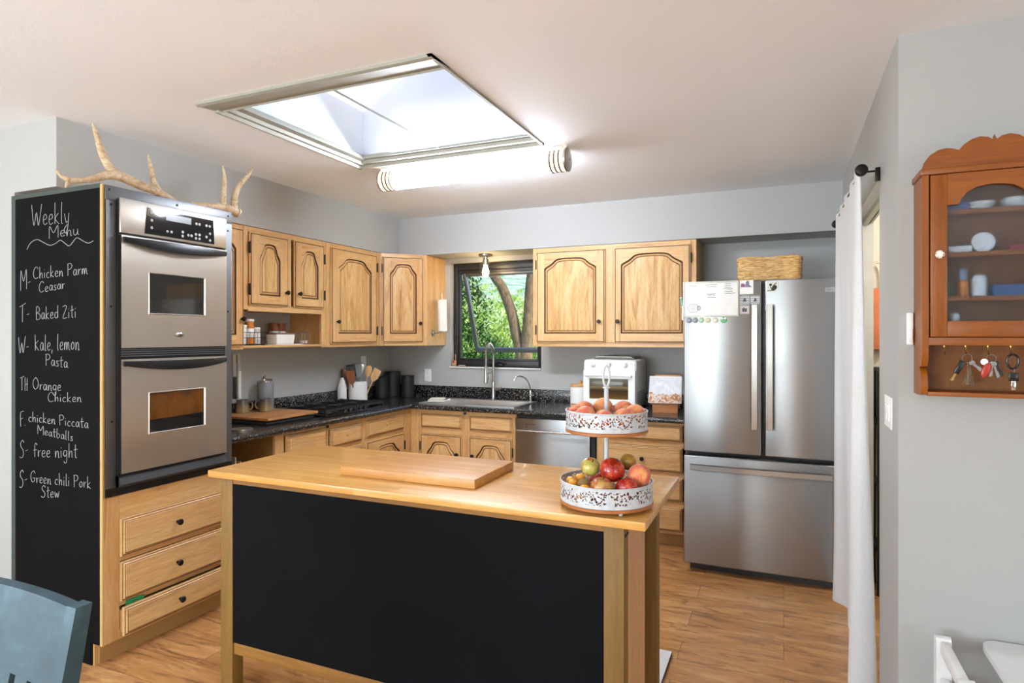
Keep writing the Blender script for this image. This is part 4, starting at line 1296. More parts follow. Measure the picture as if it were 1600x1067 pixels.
for r_ in range(6):
    for k in range(8):
        box(bm, .2048, .2056, .05 + k * .032, .07 + k * .032, .06 + r_ * .016, .066 + r_ * .016)
obj('side_vents', bm, M['gunmetal'], c)

c = thing('canister', 'white canister with wooden lid half hidden by the toaster oven', 'canister', (-1.505, 4.80, CT + .0005))
bm = nb(); lathe(bm, [(.068, 0), (.072, .004), (.072, .155), (.068, .158), (0, .158)], n=28); obj('body', bm, M['ceramic'], c)
bm = nb(); lathe(bm, [(.073, .1585), (.074, .162), (.074, .175), (.070, .178), (0, .178)], n=28); lathe(bm, [(.018, .178), (.014, .19), (.018, .202), (0, .208)], (.01, 0, 0), 16); obj('lid', bm, lw, c)
bm = nb(); lathe(bm, [(.0722, .010), (.0728, .012), (.0728, .026), (.0722, .028)], n=28); obj('base_band', bm, lw, c)
c = thing('steel_bowl', 'upturned shiny steel bowl on the counter behind the fruit stand', 'bowl', (-1.10, 4.48, CT + .0005))
bm = nb(); lathe(bm, [(.085, 0), (.088, .004), (.082, .02), (.06, .048), (.03, .062), (.022, .064), (.022, .070), (0, .070)], n=28); obj('body', bm, M['chrome'], c)

c = thing('cookbook_stand', 'wooden cookbook stand on the counter against the fridge', 'stand', (-.80, 4.70, CT + .0005), R(6))
bm = nb(); prism(bm, [(-.055, 0), (.05, 0), (.05, .03), (-.05, .062), (-.066, .062)], -.095, .085, 'yz'); obj('base', bm, wood('stand wood', ('#c98d5c', '#b87645', '#a26236', '#7c4424'), 'x', knots=False), c)
bm = nb(); prism(bm, [(.0, .03), (.016, .03), (.105, .27), (.09, .27)], -.09, .10, 'yz'); obj('back_rest', bm, wood('stand back', ('#d39a62', '#c38450', '#ac6c3c', '#84502a'), 'x', knots=False), c)
bm = nb(); box(bm, -.11, .09, -.075, -.018, .063, .070, 0, .002); obj('ledge', bm, dw, c)
c2 = thing('cookbook', 'open cookbook with a pale food photo leaning on the wooden stand', 'book', (-.80, 4.70, CT + .0005), R(6))
bm = nb(); prism(bm, [(-.058, .0715), (-.006, .0715), (.068, .255), (.054, .261)], -.125, .11, 'yz'); obj('pages', bm, M['paper'], c2)
pm = NT('pale food photograph'); pm.set(rough=.25)
pco = pm.coords((1, 1, 1))
sx = pm.n('SeparateXYZ'); pm.l(pco, sx.inputs[0])
n_ = pm.noise(pco, 26, 4, .6, .8)
low = pm.math('LESS_THAN', pm.math('ADD', sx.outputs[2], pm.math('MULTIPLY', n_, .12)), .195)
pm.col(pm.mix(low, pm.ramp(n_, [(.3, '#f0efee'), (.6, '#d9d9dc')]), pm.ramp(n_, [(.3, '#7a4a34'), (.48, '#c08a62'), (.58, '#e8dcd0'), (.7, '#8a6248')])))
bm = nb(); prism(bm, [(-.0585, .0745), (-.0580, .0745), (.0525, .2575), (.052, .2575)], -.122, .107, 'yz'); obj('photo_page', bm, pm.m, c2)

# ---- dishwasher
c = thing('dishwasher', 'stainless dishwasher with bar handle right of the sink cabinet', 'dishwasher', (-1.900, 4.425, 0))
w = .60
bm = nb(); box(bm, .0, w, .02, .58, .10, .872); box(bm, .02, w - .02, .06, .58, 0, .10); obj('tub', bm, M['blackm'], c)
bm = nb(); box(bm, .002, w - .002, -.012, .02, .115, .855, 0, .004); obj('door', bm, M['steel_fridge'], c)
bm = nb(); tube(bm, [(.03, -.05, .765), (w - .03, -.05, .765)], .009, 12)
for x in (.05, w - .05):
    tube(bm, [(x, -.012, .765), (x, -.05, .765)], .007, 8)
obj('handle', bm, M['chrome'], c)
bm = nb(); box(bm, .085, .165, -.0126, -.0119, .808, .811); box(bm, .095, .098, -.0126, -.0119, .78, .806); obj('vent_mark', bm, M['blackm'], c)
bm = nb(); box(bm, w + .004, w + .036, .0, .5, .10, .872); obj('gap_shade_strip', bm, M['black'], c)  # black strip stands in for the shade in the gap beside the dishwasher

# ---- small clips under the worktop edge
bm = nb(); box(bm, -.012, .012, -.008, .0, -.009, .009, 0, .002)
tag(obj('cabinet_latch', bm, M['blackm'], None, (-2.348, 4.4395, .862)), 'small dark latch under the worktop at the middle of the sink cabinet', 'latch')
bm = nb(); box(bm, -.012, .012, -.008, .0, -.009, .009, 0, .002)
tag(obj('cabinet_latch', bm, M['blackm'], None, (-2.8595, 3.395, .866), (0, 0, L90)), 'small dark latch under the worktop edge below the cooktop', 'latch')
# ---- open compartment beside the oven tower
c = thing('tray_stack', 'upright pale baking trays in the open compartment beside the oven tower', 'tray', (-3.02, 2.66, .13))
for k in range(3):
    bm = nb(); box(bm, -.16, .14, -.06 + k * .035, -.05 + k * .035, .0, .69 - .03 * k, 0, .003); obj('tray', bm, (M['steel'], M['alu'], M['wdark'])[k], c)

# ------------------------------------------------------------------ fridge
c = thing('refrigerator', 'stainless french door refrigerator with bottom freezer drawer', 'refrigerator', (-.58, 4.04, 0))
w = .91
GX = .458
bm = nb(); box(bm, .004, w - .004, .075, .93, .055, 1.8255, 0, .006); box(bm, .03, w - .03, .08, .9, .0, .055); obj('body', bm, plain('dark grey fridge side', '#4a4b4d', .5), c)
for nm, x0, x1, z0, z1 in (('left_door', .0, GX, .760, 1.826), ('right_door', GX + .018, w, .760, 1.826), ('freezer_drawer', .0, w, .057, .735)):
    bm = nb(); box(bm, x0, x1, .0, .068, z0, z1, 0, .010, 3); obj(nm.replace('left_door', 'door').replace('right_door', 'door'), bm, M['steel_fridge'], c)
bm = nb(); box(bm, .02, w - .02, .0685, .076, .06, 1.81); obj('gasket', bm, M['black'], c)
def bar_handle(parent, pts, r):
    bm = nb(); tube(bm, pts, r, 12, flat=.75); return obj('handle', bm, M['nickel'], parent)
drs = [o_ for o_ in c.children if o_.name.startswith('door')]
frz = [o_ for o_ in c.children if o_.name.startswith('freezer')][0]
for o_, x in ((drs[0], .420), (drs[1], .505)):
    bm = nb()
    P = [(x, -.052 - .010 * math.sin(PI * k / 10), .925 + .748 * k / 10) for k in range(11)]
    for k in range(10):
        pass
    rring(bm, [[(p[0] - .017, p[1] + .012, p[2]), (p[0] - .015, p[1], p[2]), (p[0] + .015, p[1], p[2]), (p[0] + .017, p[1] + .012, p[2]), (p[0] + .012, p[1] + .016, p[2]), (p[0] - .012, p[1] + .016, p[2])] for p in P])
    for q in (0, 10):
        p = P[q]
        bm.faces.new([bm.verts.new(v) for v in ((p[0] - .017, p[1] + .012, p[2]), (p[0] - .015, p[1], p[2]), (p[0] + .015, p[1], p[2]), (p[0] + .017, p[1] + .012, p[2]))])
    for z in (.945, 1.655):
        box(bm, x - .012, x + .012, -.045, -.0005, z - .014, z + .014, 0, .003)
    obj('handle', bm, M['nickel'], o_)
bm = nb()
P = [(.045 + .79 * k / 12, -.050 - .012 * math.sin(PI * k / 12), .672) for k in range(13)]
rring(bm, [[(p[0], p[1] + .012, p[2] + .019), (p[0], p[1], p[2] + .015), (p[0], p[1], p[2] - .015), (p[0], p[1] + .012, p[2] - .019), (p[0], p[1] + .018, p[2] - .012), (p[0], p[1] + .018, p[2] + .012)] for p in P])
for x in (.07, .81):
    box(bm, x - .014, x + .014, -.045, -.0005, .660, .684, 0, .003)
obj('handle', bm, M['nickel'], frz)
bm = nb(); box(bm, .800, .895, -.0016, -.0005, 1.742, 1.768, 0, .0004); nm = obj('name_plate', bm, plain('pale grey plate', '#8f9091', .5), drs[1])
bm = nb()
for k in range(10):
    box(bm, .815 + k * .0065, .819 + k * .0065, -.0020, -.0015, 1.752, 1.760)
obj('plate_lettering', bm, plain('grey lettering', '#77797a', .5), nm)

# ---- fridge door clutter
FYY = 4.04
c = thing('whiteboard', 'small framed whiteboard with faint notes on the fridge door', 'whiteboard', (-.580, FYY - .0005, 1.608))
bm = nb(); box(bm, .0, .325, -.006, 0, 0, .214, 0, .001); obj('board', bm, M['paper'], c)
bm = nb(); frame_rect(bm, -.003, .328, -.003, .217, -.010, -.0005, .010, .010, .010, .010, .002); obj('frame', bm, plain('cream frame', '#cfd0c0', .4), c)
bm = nb()
rs = random.Random(5)
def scrib(x, z, w_, h_=.006):
    n = max(4, int(w_ / .004)); P = [(x + w_ * k / n, -.0066, z + rs.uniform(-h_, h_) * .5) for k in range(n + 1)]; tube(bm, P, .0011, 4)
for x, z, w_ in ((.035, .190, .045), (.135, .196, .07), (.14, .182, .06), (.25, .198, .035), (.245, .185, .04), (.24, .172, .05), (.26, .165, .035), (.25, .152, .045), (.245, .140, .065), (.14, .137, .055), (.15, .131, .04), (.145, .117, .05)):
    scrib(x, z, w_)
obj('handwriting', bm, plain('grey marker', '#4a4c50', .8), c, sharp=None)
bm = nb(); tube(bm, [(.06 + .033 * math.cos(a) * (1 + .06 * math.cos(6 * a)), -.0066, .052 + .026 * math.sin(a) * (1 + .06 * math.cos(6 * a))) for a in [2 * PI * k / 36 for k in range(36)]], .0013, 4, 0, True)
for z in (.042, .052, .062):
    scrib(.045, z, .03, .002)
tube(bm, [(.094 + .009 * math.cos(a), -.0066, .052 + .012 * math.sin(a)) for a in [2 * PI * k / 14 for k in range(14)]], .0022, 5, 0, True)
obj('mug_drawing', bm, plain('pale grey marker', '#8a8c90', .8), c, sharp=None)
bm = nb(); lathe(bm, [(.005, 0), (.005, .004), (0, .005)], (.165, -.010, .212), 10, 0, '-y'); lathe(bm, [(.005, 0), (.005, .004), (0, .005)], (.165, -.010, .002), 10, 0, '-y'); obj('clips', bm, M['nickel'], c)
MAG = [(-.545, '#8d9298', 'round grey magnet, first in the row under the whiteboard'), (-.508, '#868b90', 'round grey magnet, second in the row under the whiteboard'), (-.472, '#a9c3a4', 'round pale green magnet under the whiteboard'), (-.432, '#cfcba6', 'round pale yellow magnet under the whiteboard, left of its paler twin'), (-.388, '#cdccb4', 'round cream magnet under the whiteboard, next to the bright green one')]
for x, col, lb in MAG:
    bm = nb(); lathe(bm, [(.017, 0), (.0175, .002), (.0165, .006), (.012, .008), (0, .0085)], (0, 0, 0), 20, 0, '-y')
    tag(obj('fridge_magnet', bm, plain('magnet ' + col, col, .25, var=.25, scale=90), None, (x, FYY - .0005, 1.584)), lb, 'magnet', 'magnets on the fridge door')
c = thing('fridge_magnet', 'bright green and white round magnet at the end of the row', 'magnet', (-.338, FYY - .0005, 1.586), 0, 'magnets on the fridge door')
bm = nb(); lathe(bm, [(.020, 0), (.020, .003), (.018, .006), (0, .007)], (0, 0, 0), 20, 0, '-y'); obj('disc', bm, plain('bright green', '#2f9a44', .3), c)
for x in (-.009, .009):
    bm = nb(); ball(bm, (x, -.006, .008), .008, 12, 0, (1, .5, 1)); obj('white_spot', bm, M['plastic_w'], c)
def card(name, x0, x1, z0, z1, base, label, deco):
    t_ = thing(name, label, 'picture', (x0, FYY - .0005, z0), 0, 'pictures on the fridge door')
    bm = nb(); box(bm, 0, x1 - x0, -.0012, 0, 0, z1 - z0); obj('card', bm, base, t_)
    bm = nb(); m_ = deco(bm, x1 - x0, z1 - z0); obj('print', bm, m_, t_, sharp=None)
purp = [plain('violet ink', '#8c4a86', .6), plain('grey violet ink', '#77738a', .6)]
def deco1(b, w_, h_):
    b2 = [(.006, .042), (.03, .042), (.032, .058), (.02, .066), (.008, .064)]
    prism(b, b2, -.0018, -.0012, 'xz', 0); prism(b, [(.031, .042), (.07, .042), (.055, .056), (.053, .078), (.044, .082), (.036, .074)], -.0018, -.0012, 'xz', 1)
    return purp
card('photo_print', -.246, -.168, 1.740, 1.824, M['paper'], 'small white picture with violet shapes beside the whiteboard', deco1)
grey_ink = plain('grey ink', '#55585c', .7)
def zig(b, w_, h_):
    for j in range(4):
        tube(b, [(k * w_ / 6, -.0014, .006 + j * (h_ - .012) / 3 + (.004 if k % 2 else 0)) for k in range(7)], .0011, 4)
    prism(b, [(w_ * .3, h_ * .3), (w_ * .7, h_ * .3), (w_ * .62, h_ * .6), (w_ * .5, h_ * .75), (w_ * .4, h_ * .55)], -.0018, -.0012, 'xz', 0)
    return grey_ink
def sq(b, w_, h_):
    prism(b, [(w_ * .25, h_ * .25), (w_ * .75, h_ * .25), (w_ * .78, h_ * .7), (w_ * .6, h_ * .6), (w_ * .45, h_ * .78), (w_ * .22, h_ * .6)], -.0018, -.0012, 'xz', 0)
    for k in range(6):
        box(b, w_ * .05 + k * w_ * .155, w_ * .10 + k * w_ * .155, -.0018, -.0012, .003, .006); box(b, w_ * .05 + k * w_ * .155, w_ * .10 + k * w_ * .155, -.0018, -.0012, h_ - .006, h_ - .003)
    return grey_ink
card('photo_print', -.247, -.190, 1.678, 1.733, plain('grey card', '#b9bbbc', .6), 'small square print with zigzag border under the violet picture', zig)
card('photo_print', -.184, -.132, 1.680, 1.730, plain('pale card', '#c5c7c8', .6), 'small grey square print right of the zigzag one', zig)
card('photo_print', -.244, -.192, 1.620, 1.672, plain('pinkish card', '#cdbfbb', .6), 'small square print with dotted border, lowest of the four', sq)
c = thing('bee_sticker', 'black and white bee sticker at the top of the right fridge door', 'sticker', (-.060, FYY - .0005, 1.780), R(0))
bm = nb(); prism(bm, [(-.036, -.028), (-.012, -.030), (.006, -.034), (.026, -.018), (.034, .002), (.030, .026), (.014, .034), (-.004, .022), (-.022, .026), (-.026, .008), (-.018, -.004), (-.034, -.014)], -.0012, 0, 'xz'); obj('backing', bm, plain('cream sticker', '#d8d2be', .5), c)
bm = nb(); v = lathe(bm, [(.0, -.022), (.010, -.015), (.013, 0), (.010, .012), (0, .018)], (0, 0, 0), 14, 0, 'z', 1, .10); tr(bm, v, Matrix.Translation((.008, -.0014, -.006)) @ Matrix.Rotation(R(40), 4, 'Y')); ball(bm, (-.012, -.0014, .012), .008, 12, 0, (1, .12, 1)); obj('bee_body', bm, M['blackm'], c)
bm = nb()
for a, b in (((-.006, -.022), (-.030, -.022)), ((.0, .004), (.020, .024)), ((-.014, .0), (-.006, -.012))):
    tube(bm, [(a[0], -.0016, a[1]), (b[0], -.0016, b[1])], .0024, 6)
obj('bee_wings', bm, grey_ink, c)
c = thing('dry_erase_marker', 'teal dry-erase marker stuck to the fridge edge beside the whiteboard', 'marker', (-.5935, FYY + .03, 1.690))
bm = nb(); tube(bm, [(-.006, 0, .035), (.006, 0, -.028)], .006, 10); obj('barrel', bm, plain('teal marker', '#6fb3b8', .4), c)
bm = nb(); tube(bm, [(-.0075, 0, .042), (-.0062, 0, .036)], .0065, 10); obj('cap', bm, M['plastic_w'], c)
bm = nb(); box(bm, -.006, .006, -.018, .018, -.045, .045, 0, .003)
tag(obj('board_eraser', bm, M['plastic_w'], None, (-.5865, FYY + .03, 1.630)), 'white eraser block stuck to the fridge edge under the marker', 'eraser')

# ---- wicker basket on the fridge
c = thing('wicker_basket', 'rectangular woven straw basket on top of the fridge', 'basket', (-.085, 4.36, 1.8262))
bw_, bd_, bh_ = .186, .11, .150
rs = random.Random(2)
straw = NT('woven straw'); straw.set(rough=.75)
straw.col(straw.ramp(straw.noise(straw.coords((30, 30, 120)), 1, 4, .6), [(.3, '#a8783a'), (.48, '#cda266'), (.65, '#e2c48c')]))
def rpath(w_, d_2, z, amp, ph, n=56):
    out = []
    for k in range(n):
        a = 2 * PI * k / n
        cx, sy = math.cos(a), math.sin(a)
        m_ = (abs(cx) ** 5 + abs(sy) ** 5) ** (-1 / 5)
        q = 1 + amp * math.sin(14 * a + ph)
        out.append((cx * m_ * w_ * q, sy * m_ * d_2 * q, z + .004 * math.sin(5 * a + ph * 2) + rs.uniform(-.0015, .0015)))
    return out
bm = nb()
for j in range(11):
    tube(bm, rpath(bw_ - .003 * (10 - j) / 10, bd_ - .003, 0.0145 + j * .0126, .012, j * PI + rs.uniform(-.3, .3)), .0088, 6, 0, True)
obj('weave', bm, straw.m, c)
bm = nb(); tube(bm, rpath(bw_ + .002, bd_ + .002, bh_ + .002, .004, 0), .010, 8, 0, True); obj('rim', bm, straw.m, c)
bm = nb(); box(bm, -bw_ + .012, bw_ - .012, -bd_ + .012, bd_ - .012, .002, .008); obj('base', bm, straw.m, c)

# ------------------------------------------------------------------ strip light
c = thing('fluorescent_light', 'long lit fluorescent ceiling light with banded end caps beside the skylight', 'light', (-1.69, 3.245, 2.452))
HL = .610
M['band'] = plain('brown metal band', '#5c4c3c', .6, .2)
bm = nb(); lathe(bm, [(.060, -HL + .10), (.060, HL - .10)], (0, 0, 0), 28, 0, 'x'); obj('diffuser', bm, emit('lit diffuser', '#e9f1ff', 49.0), c)
bm = nb(); box(bm, -HL + .02, HL - .02, -.05, .05, .035, .067, 0, .004); obj('housing', bm, M['white_trim'], c)
for s in (-1, 1):
    bm = nb(); v = lathe(bm, [(.0605, HL - .099), (.0605, HL - .012)], (0, 0, 0), 28, 0, 'x')
    if s < 0: tr(bm, v, Matrix.Diagonal((-1, 1, 1, 1)))
    cap = obj('end_cap', bm, emit('lit end diffuser', '#ffdfb2', 3.5), c)
    for k in range(3):
        bm = nb(); x0 = HL - .095 + k * .026
        v = lathe(bm, [(.0615, x0), (.0655, x0 + .001), (.0655, x0 + .009), (.0615, x0 + .010)], (0, 0, 0), 28, 0, 'x')
        if s < 0: tr(bm, v, Matrix.Diagonal((-1, 1, 1, 1)))
        obj('band', bm, M['band'], cap)
    bm = nb(); v = lathe(bm, [(.066, HL - .012), (.066, HL - .001), (.055, HL + .004), (0, HL + .006)], (0, 0, 0), 28, 0, 'x'); v += lathe(bm, [(.008, HL + .005), (.006, HL + .012), (0, HL + .013)], (0, 0, 0), 12, 0, 'x')
    if s < 0: tr(bm, v, Matrix.Diagonal((-1, 1, 1, 1)))
    obj('end_plate', bm, M['nickel'], cap)

# ------------------------------------------------------------------ island
c = thing('kitchen_island', 'butcher block topped kitchen island with matte black front panel', 'island', (-1.283, 2.19, 0))
X0, X1, Y0_, Y1_ = -.907, .905, -.328, .333
bm = nb(); box(bm, X0, X1, Y0_, Y1_, .903, .930, 0, .003); obj('top', bm, M['butcher'], c)
LX0, LX1, LY0, LY1 = -.877, .831, -.288, .315
for x0, x1 in ((LX0, LX0 + .065), (LX1 - .065, LX1)):
    for y0, y1 in ((LY0, LY0 + .058), (LY1 - .065, LY1)):
        bm = nb(); box(bm, x0, x1, y0, y1, 0, .903, 0, .0025); obj('leg', bm, M['island_wood'], c)
bm = nb(); box(bm, LX0 + .065, LX1 - .065, LY0 + .004, LY0 + .030, .874, .903); box(bm, LX0 + .065, LX1 - .065, LY1 - .03, LY1 - .006, .82, .903); box(bm, LX0 + .006, LX0 + .03, LY0 + .058, LY1 - .065, .82, .903)
obj('apron', bm, M['island_wood_x'], c)
bm = nb(); box(bm, LX0 + .065, LX1 - .065, LY0 + .008, LY0 + .034, .165, .216, 0, .002); obj('bottom_rail', bm, M['island_wood_x'], c)
bm = nb(); box(bm, LX0 + .066, LX1 - .066, LY0 + .003, LY0 + .012, .2165, .8735); obj('front_panel', bm, M['islandblack'], c)
bm = nb(); box(bm, LX1 - .020, LX1 - .001, LY0 + .0585, .030, .165, .9025); obj('end_panel', bm, wood('end panel wood lit pink', ('#d9a877', '#cc9868', '#be8858', '#9c6a3c'), 'z', var=.3), c)  # pinker, paler wood puts the side light on this face into its colour
bm = nb(); tube(bm, [(LX1 + .0005, LY0 + .012, .865), (LX1 + .0005, LY0 + .05, .865)], .0035, 8); obj('pin', bm, M['blackm'], c)

bm = nb(); box(bm, -.301, .301, -.182, .182, .0005, .036, 0, .004)
tag(obj('cutting_board', bm, M['board'], None, (-1.330, 2.196, .930), (0, 0, R(0.6))), 'thick butcher block cutting board lying on the kitchen island', 'cutting board')
bm = nb(); box(bm, -1.55, -.475, 2.545, 2.955, .0015, .0195, 0, .004)
for f in bm.faces:
    f.material_index = 0 if f.normal.z > .9 else 1
tag(obj('floor_mat', bm, [M['whitewood'], M['blackm']], sharp=None), 'white floor mat with black edge on the floor behind the island', 'mat')

# ------------------------------------------------------------------ two-tier fruit stand
def pierced():
    t = NT('white pierced metal')
    t.set(rough=.4)
    nz = t.noise(t.coords(), 60, 3)
    t.col(t.ramp(nz, [(.3, '#b4b8bc'), (.7, '#c6cacd')]))
    uv = t.n('UVMap')
    mp = t.n('Mapping'); t.l(uv.outputs[0], mp.inputs[0])
    mp.inputs['Scale'].default_value = (1, 1, 1)
    v = t.n('TexVoronoi'); v.voronoi_dimensions = '2D'; v.inputs['Scale'].default_value = 120; v.inputs['Randomness'].default_value = .95
    dn = t.n('TexNoise'); dn.inputs['Scale'].default_value = 130; dn.inputs['Detail'].default_value = 1; t.l(mp.outputs[0], dn.inputs['Vector'])
    mx = t.n('Mix', data_type='RGBA'); mx.blend_type = 'LINEAR_LIGHT'; mx.inputs[0].default_value = .006
    t.l(mp.outputs[0], mx.inputs[6]); t.l(dn.outputs['Color'], mx.inputs[7])
    t.l(mx.outputs[2], v.inputs['Vector'])
    sp = t.n('SeparateColor'); t.l(v.outputs['Color'], sp.inputs[0])
    rad = t.math('ADD', t.math('MULTIPLY', sp.outputs[1], .22), .24)
    hole = t.math('MULTIPLY', t.math('LESS_THAN', v.outputs['Distance'], rad), t.math('GREATER_THAN', sp.outputs[0], .18))
    sx = t.n('SeparateXYZ'); t.l(uv.outputs[0], sx.inputs[0])
    band = t.math('MULTIPLY', t.math('GREATER_THAN', sx.outputs[1], .012), t.math('LESS_THAN', sx.outputs[1], .054))
    # sprigs: clusters along the band
    cl = t.n('TexNoise'); cl.inputs['Scale'].default_value = 26; cl.inputs['Detail'].default_value = 1; t.l(uv.outputs[0], cl.inputs['Vector'])
    hole = t.math('MULTIPLY', t.math('MULTIPLY', hole, band), t.math('GREATER_THAN', cl.outputs[0], .38))
    tp = t.n('BsdfTransparent')
    ms = t.n('MixShader'); t.l(hole, ms.inputs[0]); t.l(t.b.outputs[0], ms.inputs[1]); t.l(tp.outputs[0], ms.inputs[2]); t.l(ms.outputs[0], t.out.inputs[0])
    return t.m
M['pierced'] = pierced()
M['stand_w'] = plain('pale grey enamel', '#bcc0c2', .4)
M['stand_wood'] = wood('orange stained wood', ('#b5713a', '#a3612c', '#8c4e20', '#6a3814'), 'x', knots=False)
FSX, FSY = -.535, 2.003
c = thing('fruit_stand', 'two tier white pierced metal fruit stand on the island corner', 'fruit stand', (FSX, FSY, .930))
def tray(z, r, h, parent):
    bm = nb(); lathe(bm, [(r - .002, z), (r + .002, z + .002), (r + .002, z + .010), (r - .002, z + .012)], n=48); b = obj('tray_base', bm, M['stand_wood'], parent)
    bm = nb()
    uvl = bm.loops.layers.uv.new('UVMap')
    n = 64
    lo = [bm.verts.new((r * math.cos(2 * PI * k / n), r * math.sin(2 * PI * k / n), z + .012)) for k in range(n)]
    hi = [bm.verts.new((r * math.cos(2 * PI * k / n), r * math.sin(2 * PI * k / n), z + .012 + h)) for k in range(n)]
    for k in range(n):
        f = bm.faces.new((lo[k], lo[(k + 1) % n], hi[(k + 1) % n], hi[k]))
        for lp, uv in zip(f.loops, ((k, 0), (k + 1, 0), (k + 1, h), (k, h))):
            lp[uvl].uv = (uv[0] * 2 * PI * r / n, uv[1])
    obj('pierced_wall', bm, M['pierced'], parent)
    bm = nb(); tube(bm, [(r * math.cos(2 * PI * k / 48), r * math.sin(2 * PI * k / 48), z + .012 + h) for k in range(48)], .0026, 8, 0, True); obj('rim', bm, M['stand_w'], parent)
tray(.013, .150, .062, c)
tray(.244, .1325, .058, c)
bm = nb(); lathe(bm, [(.012, .025), (.012, .03), (.0085, .04), (.0075, .243), (.013, .244), (.013, .258), (.0085, .26), (.0075, .385), (.012, .386), (.012, .390), (.006, .393)], n=16); obj('pole', bm, M['stand_w'], c)
bm = nb(); tube(bm, [(.0115 * math.sin(a) * .9, 0, .425 - .034 * math.cos(a)) for a in [2 * PI * k / 24 for k in range(24)]], .0038, 8, 0, True); obj('ring_handle', bm, M['stand_w'], c).rotation_euler = (0, 0, R(24))
for a in (R(215), R(305), R(35), R(125)):
    bm = nb(); ball(bm, (.128 * math.cos(a), .128 * math.sin(a), .0075), .0073, 12); obj('foot', bm, M['stand_w'], c)

def fruitmat(name, c1, c2, c3, rough=.35, coat=.2, scale=7, fuzz=0):
    t = NT(name); t.set(rough=rough, coat=coat, sheen=fuzz)
    co = t.coords((1, 1, 1), rand=13)
    n = t.noise(co, scale * 5, 4, .6, .8)
    sp = t.noise(co, 260, 2, .5)
    m = t.ramp(n, [(.36, c1), (.5, c2), (.64, c3)])
    m = t.mix(t.ramp(sp, [(.62, 0.0), (.70, .35)]), m, '#e2c27a')
    t.col(m)
    return t.m
peachm = fruitmat('peach skin', '#c8503c', '#d9714c', '#e6a262', .7, 0, 5, .3)
peachm2 = fruitmat('peach skin yellower', '#cf6044', '#e08f58', '#e8b870', .7, 0, 5, .3)
redm = fruitmat('red apple skin', '#8c1812', '#a8241a', '#c0492a', .25, .4)
bim = fruitmat('green and red apple skin', '#b5b558', '#c0b85c', '#b04a34', .3, .3)
tanm = fruitmat('tan apple skin', '#b99650', '#b8864a', '#a04a2c', .3, .3)
plumm = fruitmat('olive fruit skin', '#8f7a2a', '#9a7426', '#a86428', .4, .2)
kiwim = plain('kiwi skin', '#84693a', .9, var=.15, scale=200)
kumm = fruitmat('kumquat skin', '#e39a24', '#e8a832', '#e28a1c', .35, .2)
stemm = plain('dark stem', '#3a2a16', .8)
def fruit(name, p, r, mat, label, group, tilt=(0, 0), stem=False, sq=1.0, groove=0.0):
    t_ = thing(name, label, name, p, random.uniform(0, 6), group)
    bm = nb()
    n, m_ = 28, 16
    rings = []
    for j in range(m_ + 1):
        th = PI * j / m_
        ring = []
        for k in range(n):
            ph = 2 * PI * k / n
            rr = math.sin(th)
            z = -math.cos(th)
            dim = 1 - .16 * math.exp(-((th - PI) / .42) ** 2) - .10 * math.exp(-(th / .35) ** 2) if stem is not None else 1
            g = 1 - groove * math.exp(-((min(ph, 2 * PI - ph)) / .16) ** 2)
            ring.append((rr * r * g * math.cos(ph), rr * r * g * math.sin(ph), z * r * sq * dim))
        rings.append(ring)
    V = []
    for j, ring in enumerate(rings):
        V.append([bm.verts.new(ring[0])] if j in (0, m_) else [bm.verts.new(q) for q in ring])
    for a, b in zip(V, V[1:]):
        for k in range(n):
            k2 = (k + 1) % n
            if len(a) == 1: bm.faces.new((a[0], b[k2], b[k]))
            elif len(b) == 1: bm.faces.new((a[k], a[k2], b[0]))
            else: bm.faces.new((a[k], a[k2], b[k2], b[k]))
    rot = (R(tilt[0]), R(tilt[1]), 0)
    o = obj('flesh', bm, mat, t_, rot=rot, sharp=80)
    if stem:
        bm = nb(); tube(bm, [(0, 0, r * .80 * sq), (.002, 0, r * .95 * sq), (.004, .001, r * 1.15 * sq)], [.0016, .0014, .0018], 6); obj('stem', bm, stemm, o)
    return t_
zt = .930 + .244 + .012
def settle(items, Rt, z0, pole_r, flat):
    """push the fruit apart and keep it inside its tray; items = [x, y, z, r]"""
    P = [list(q) for q in items]
    for _ in range(400):
        for i in range(len(P)):
            for j in range(i):
                a, b = P[i], P[j]
                d_ = [a[k] - b[k] for k in range(3)]
                if flat: d_[2] = 0
                L_ = math.sqrt(sum(v * v for v in d_)) or 1e-6
                ov_ = (a[3] + b[3]) * .985 - L_
                if ov_ > 0:
                    for k in range(2):
                        a[k] += d_[k] / L_ * ov_ * .35; b[k] -= d_[k] / L_ * ov_ * .35
        for q in P:
            dx, dy = q[0] - FSX, q[1] - FSY
            rr = math.hypot(dx, dy) or 1e-6
            over = max(0, q[2] - (z0 + .062))
            lim = Rt - .003 - math.sqrt(max(0, q[3] ** 2 - over ** 2))
            if rr > lim: q[0] = FSX + dx / rr * lim; q[1] = FSY + dy / rr * lim
            if rr < q[3] + pole_r: q[0] = FSX + dx / rr * (q[3] + pole_r); q[1] = FSY + dy / rr * (q[3] + pole_r)
            q[2] = max(q[2], z0 + q[3] * .97)
    return P
ztop = .930 + .244 + .012
PE = [(-.628, 1.950, .033, peachm, 'peach at the left edge of the upper tray'), (-.622, 2.040, .033, peachm, 'peach at the back left of the upper tray'), (-.567, 2.080, .034, peachm2, 'peach behind the pole on the left of the upper tray'),
      (-.585, 1.915, .034, peachm2, 'yellowish peach at the front left of the upper tray'), (-.526, 1.905, .033, peachm, 'pink peach at the front middle of the upper tray'), (-.492, 2.070, .034, peachm, 'red peach just right of the pole in the upper tray'),
      (-.468, 1.940, .034, peachm2, 'peach at the front right of the upper tray'), (-.443, 2.012, .035, peachm2, 'orange peach at the right edge of the upper tray')]
ZP = [.012, .018, .026, .014, .008, .020, .010, .014]
SP = settle([(q[0], q[1], ztop + q[2], q[2]) for q in PE], .1325, ztop, .009, True)
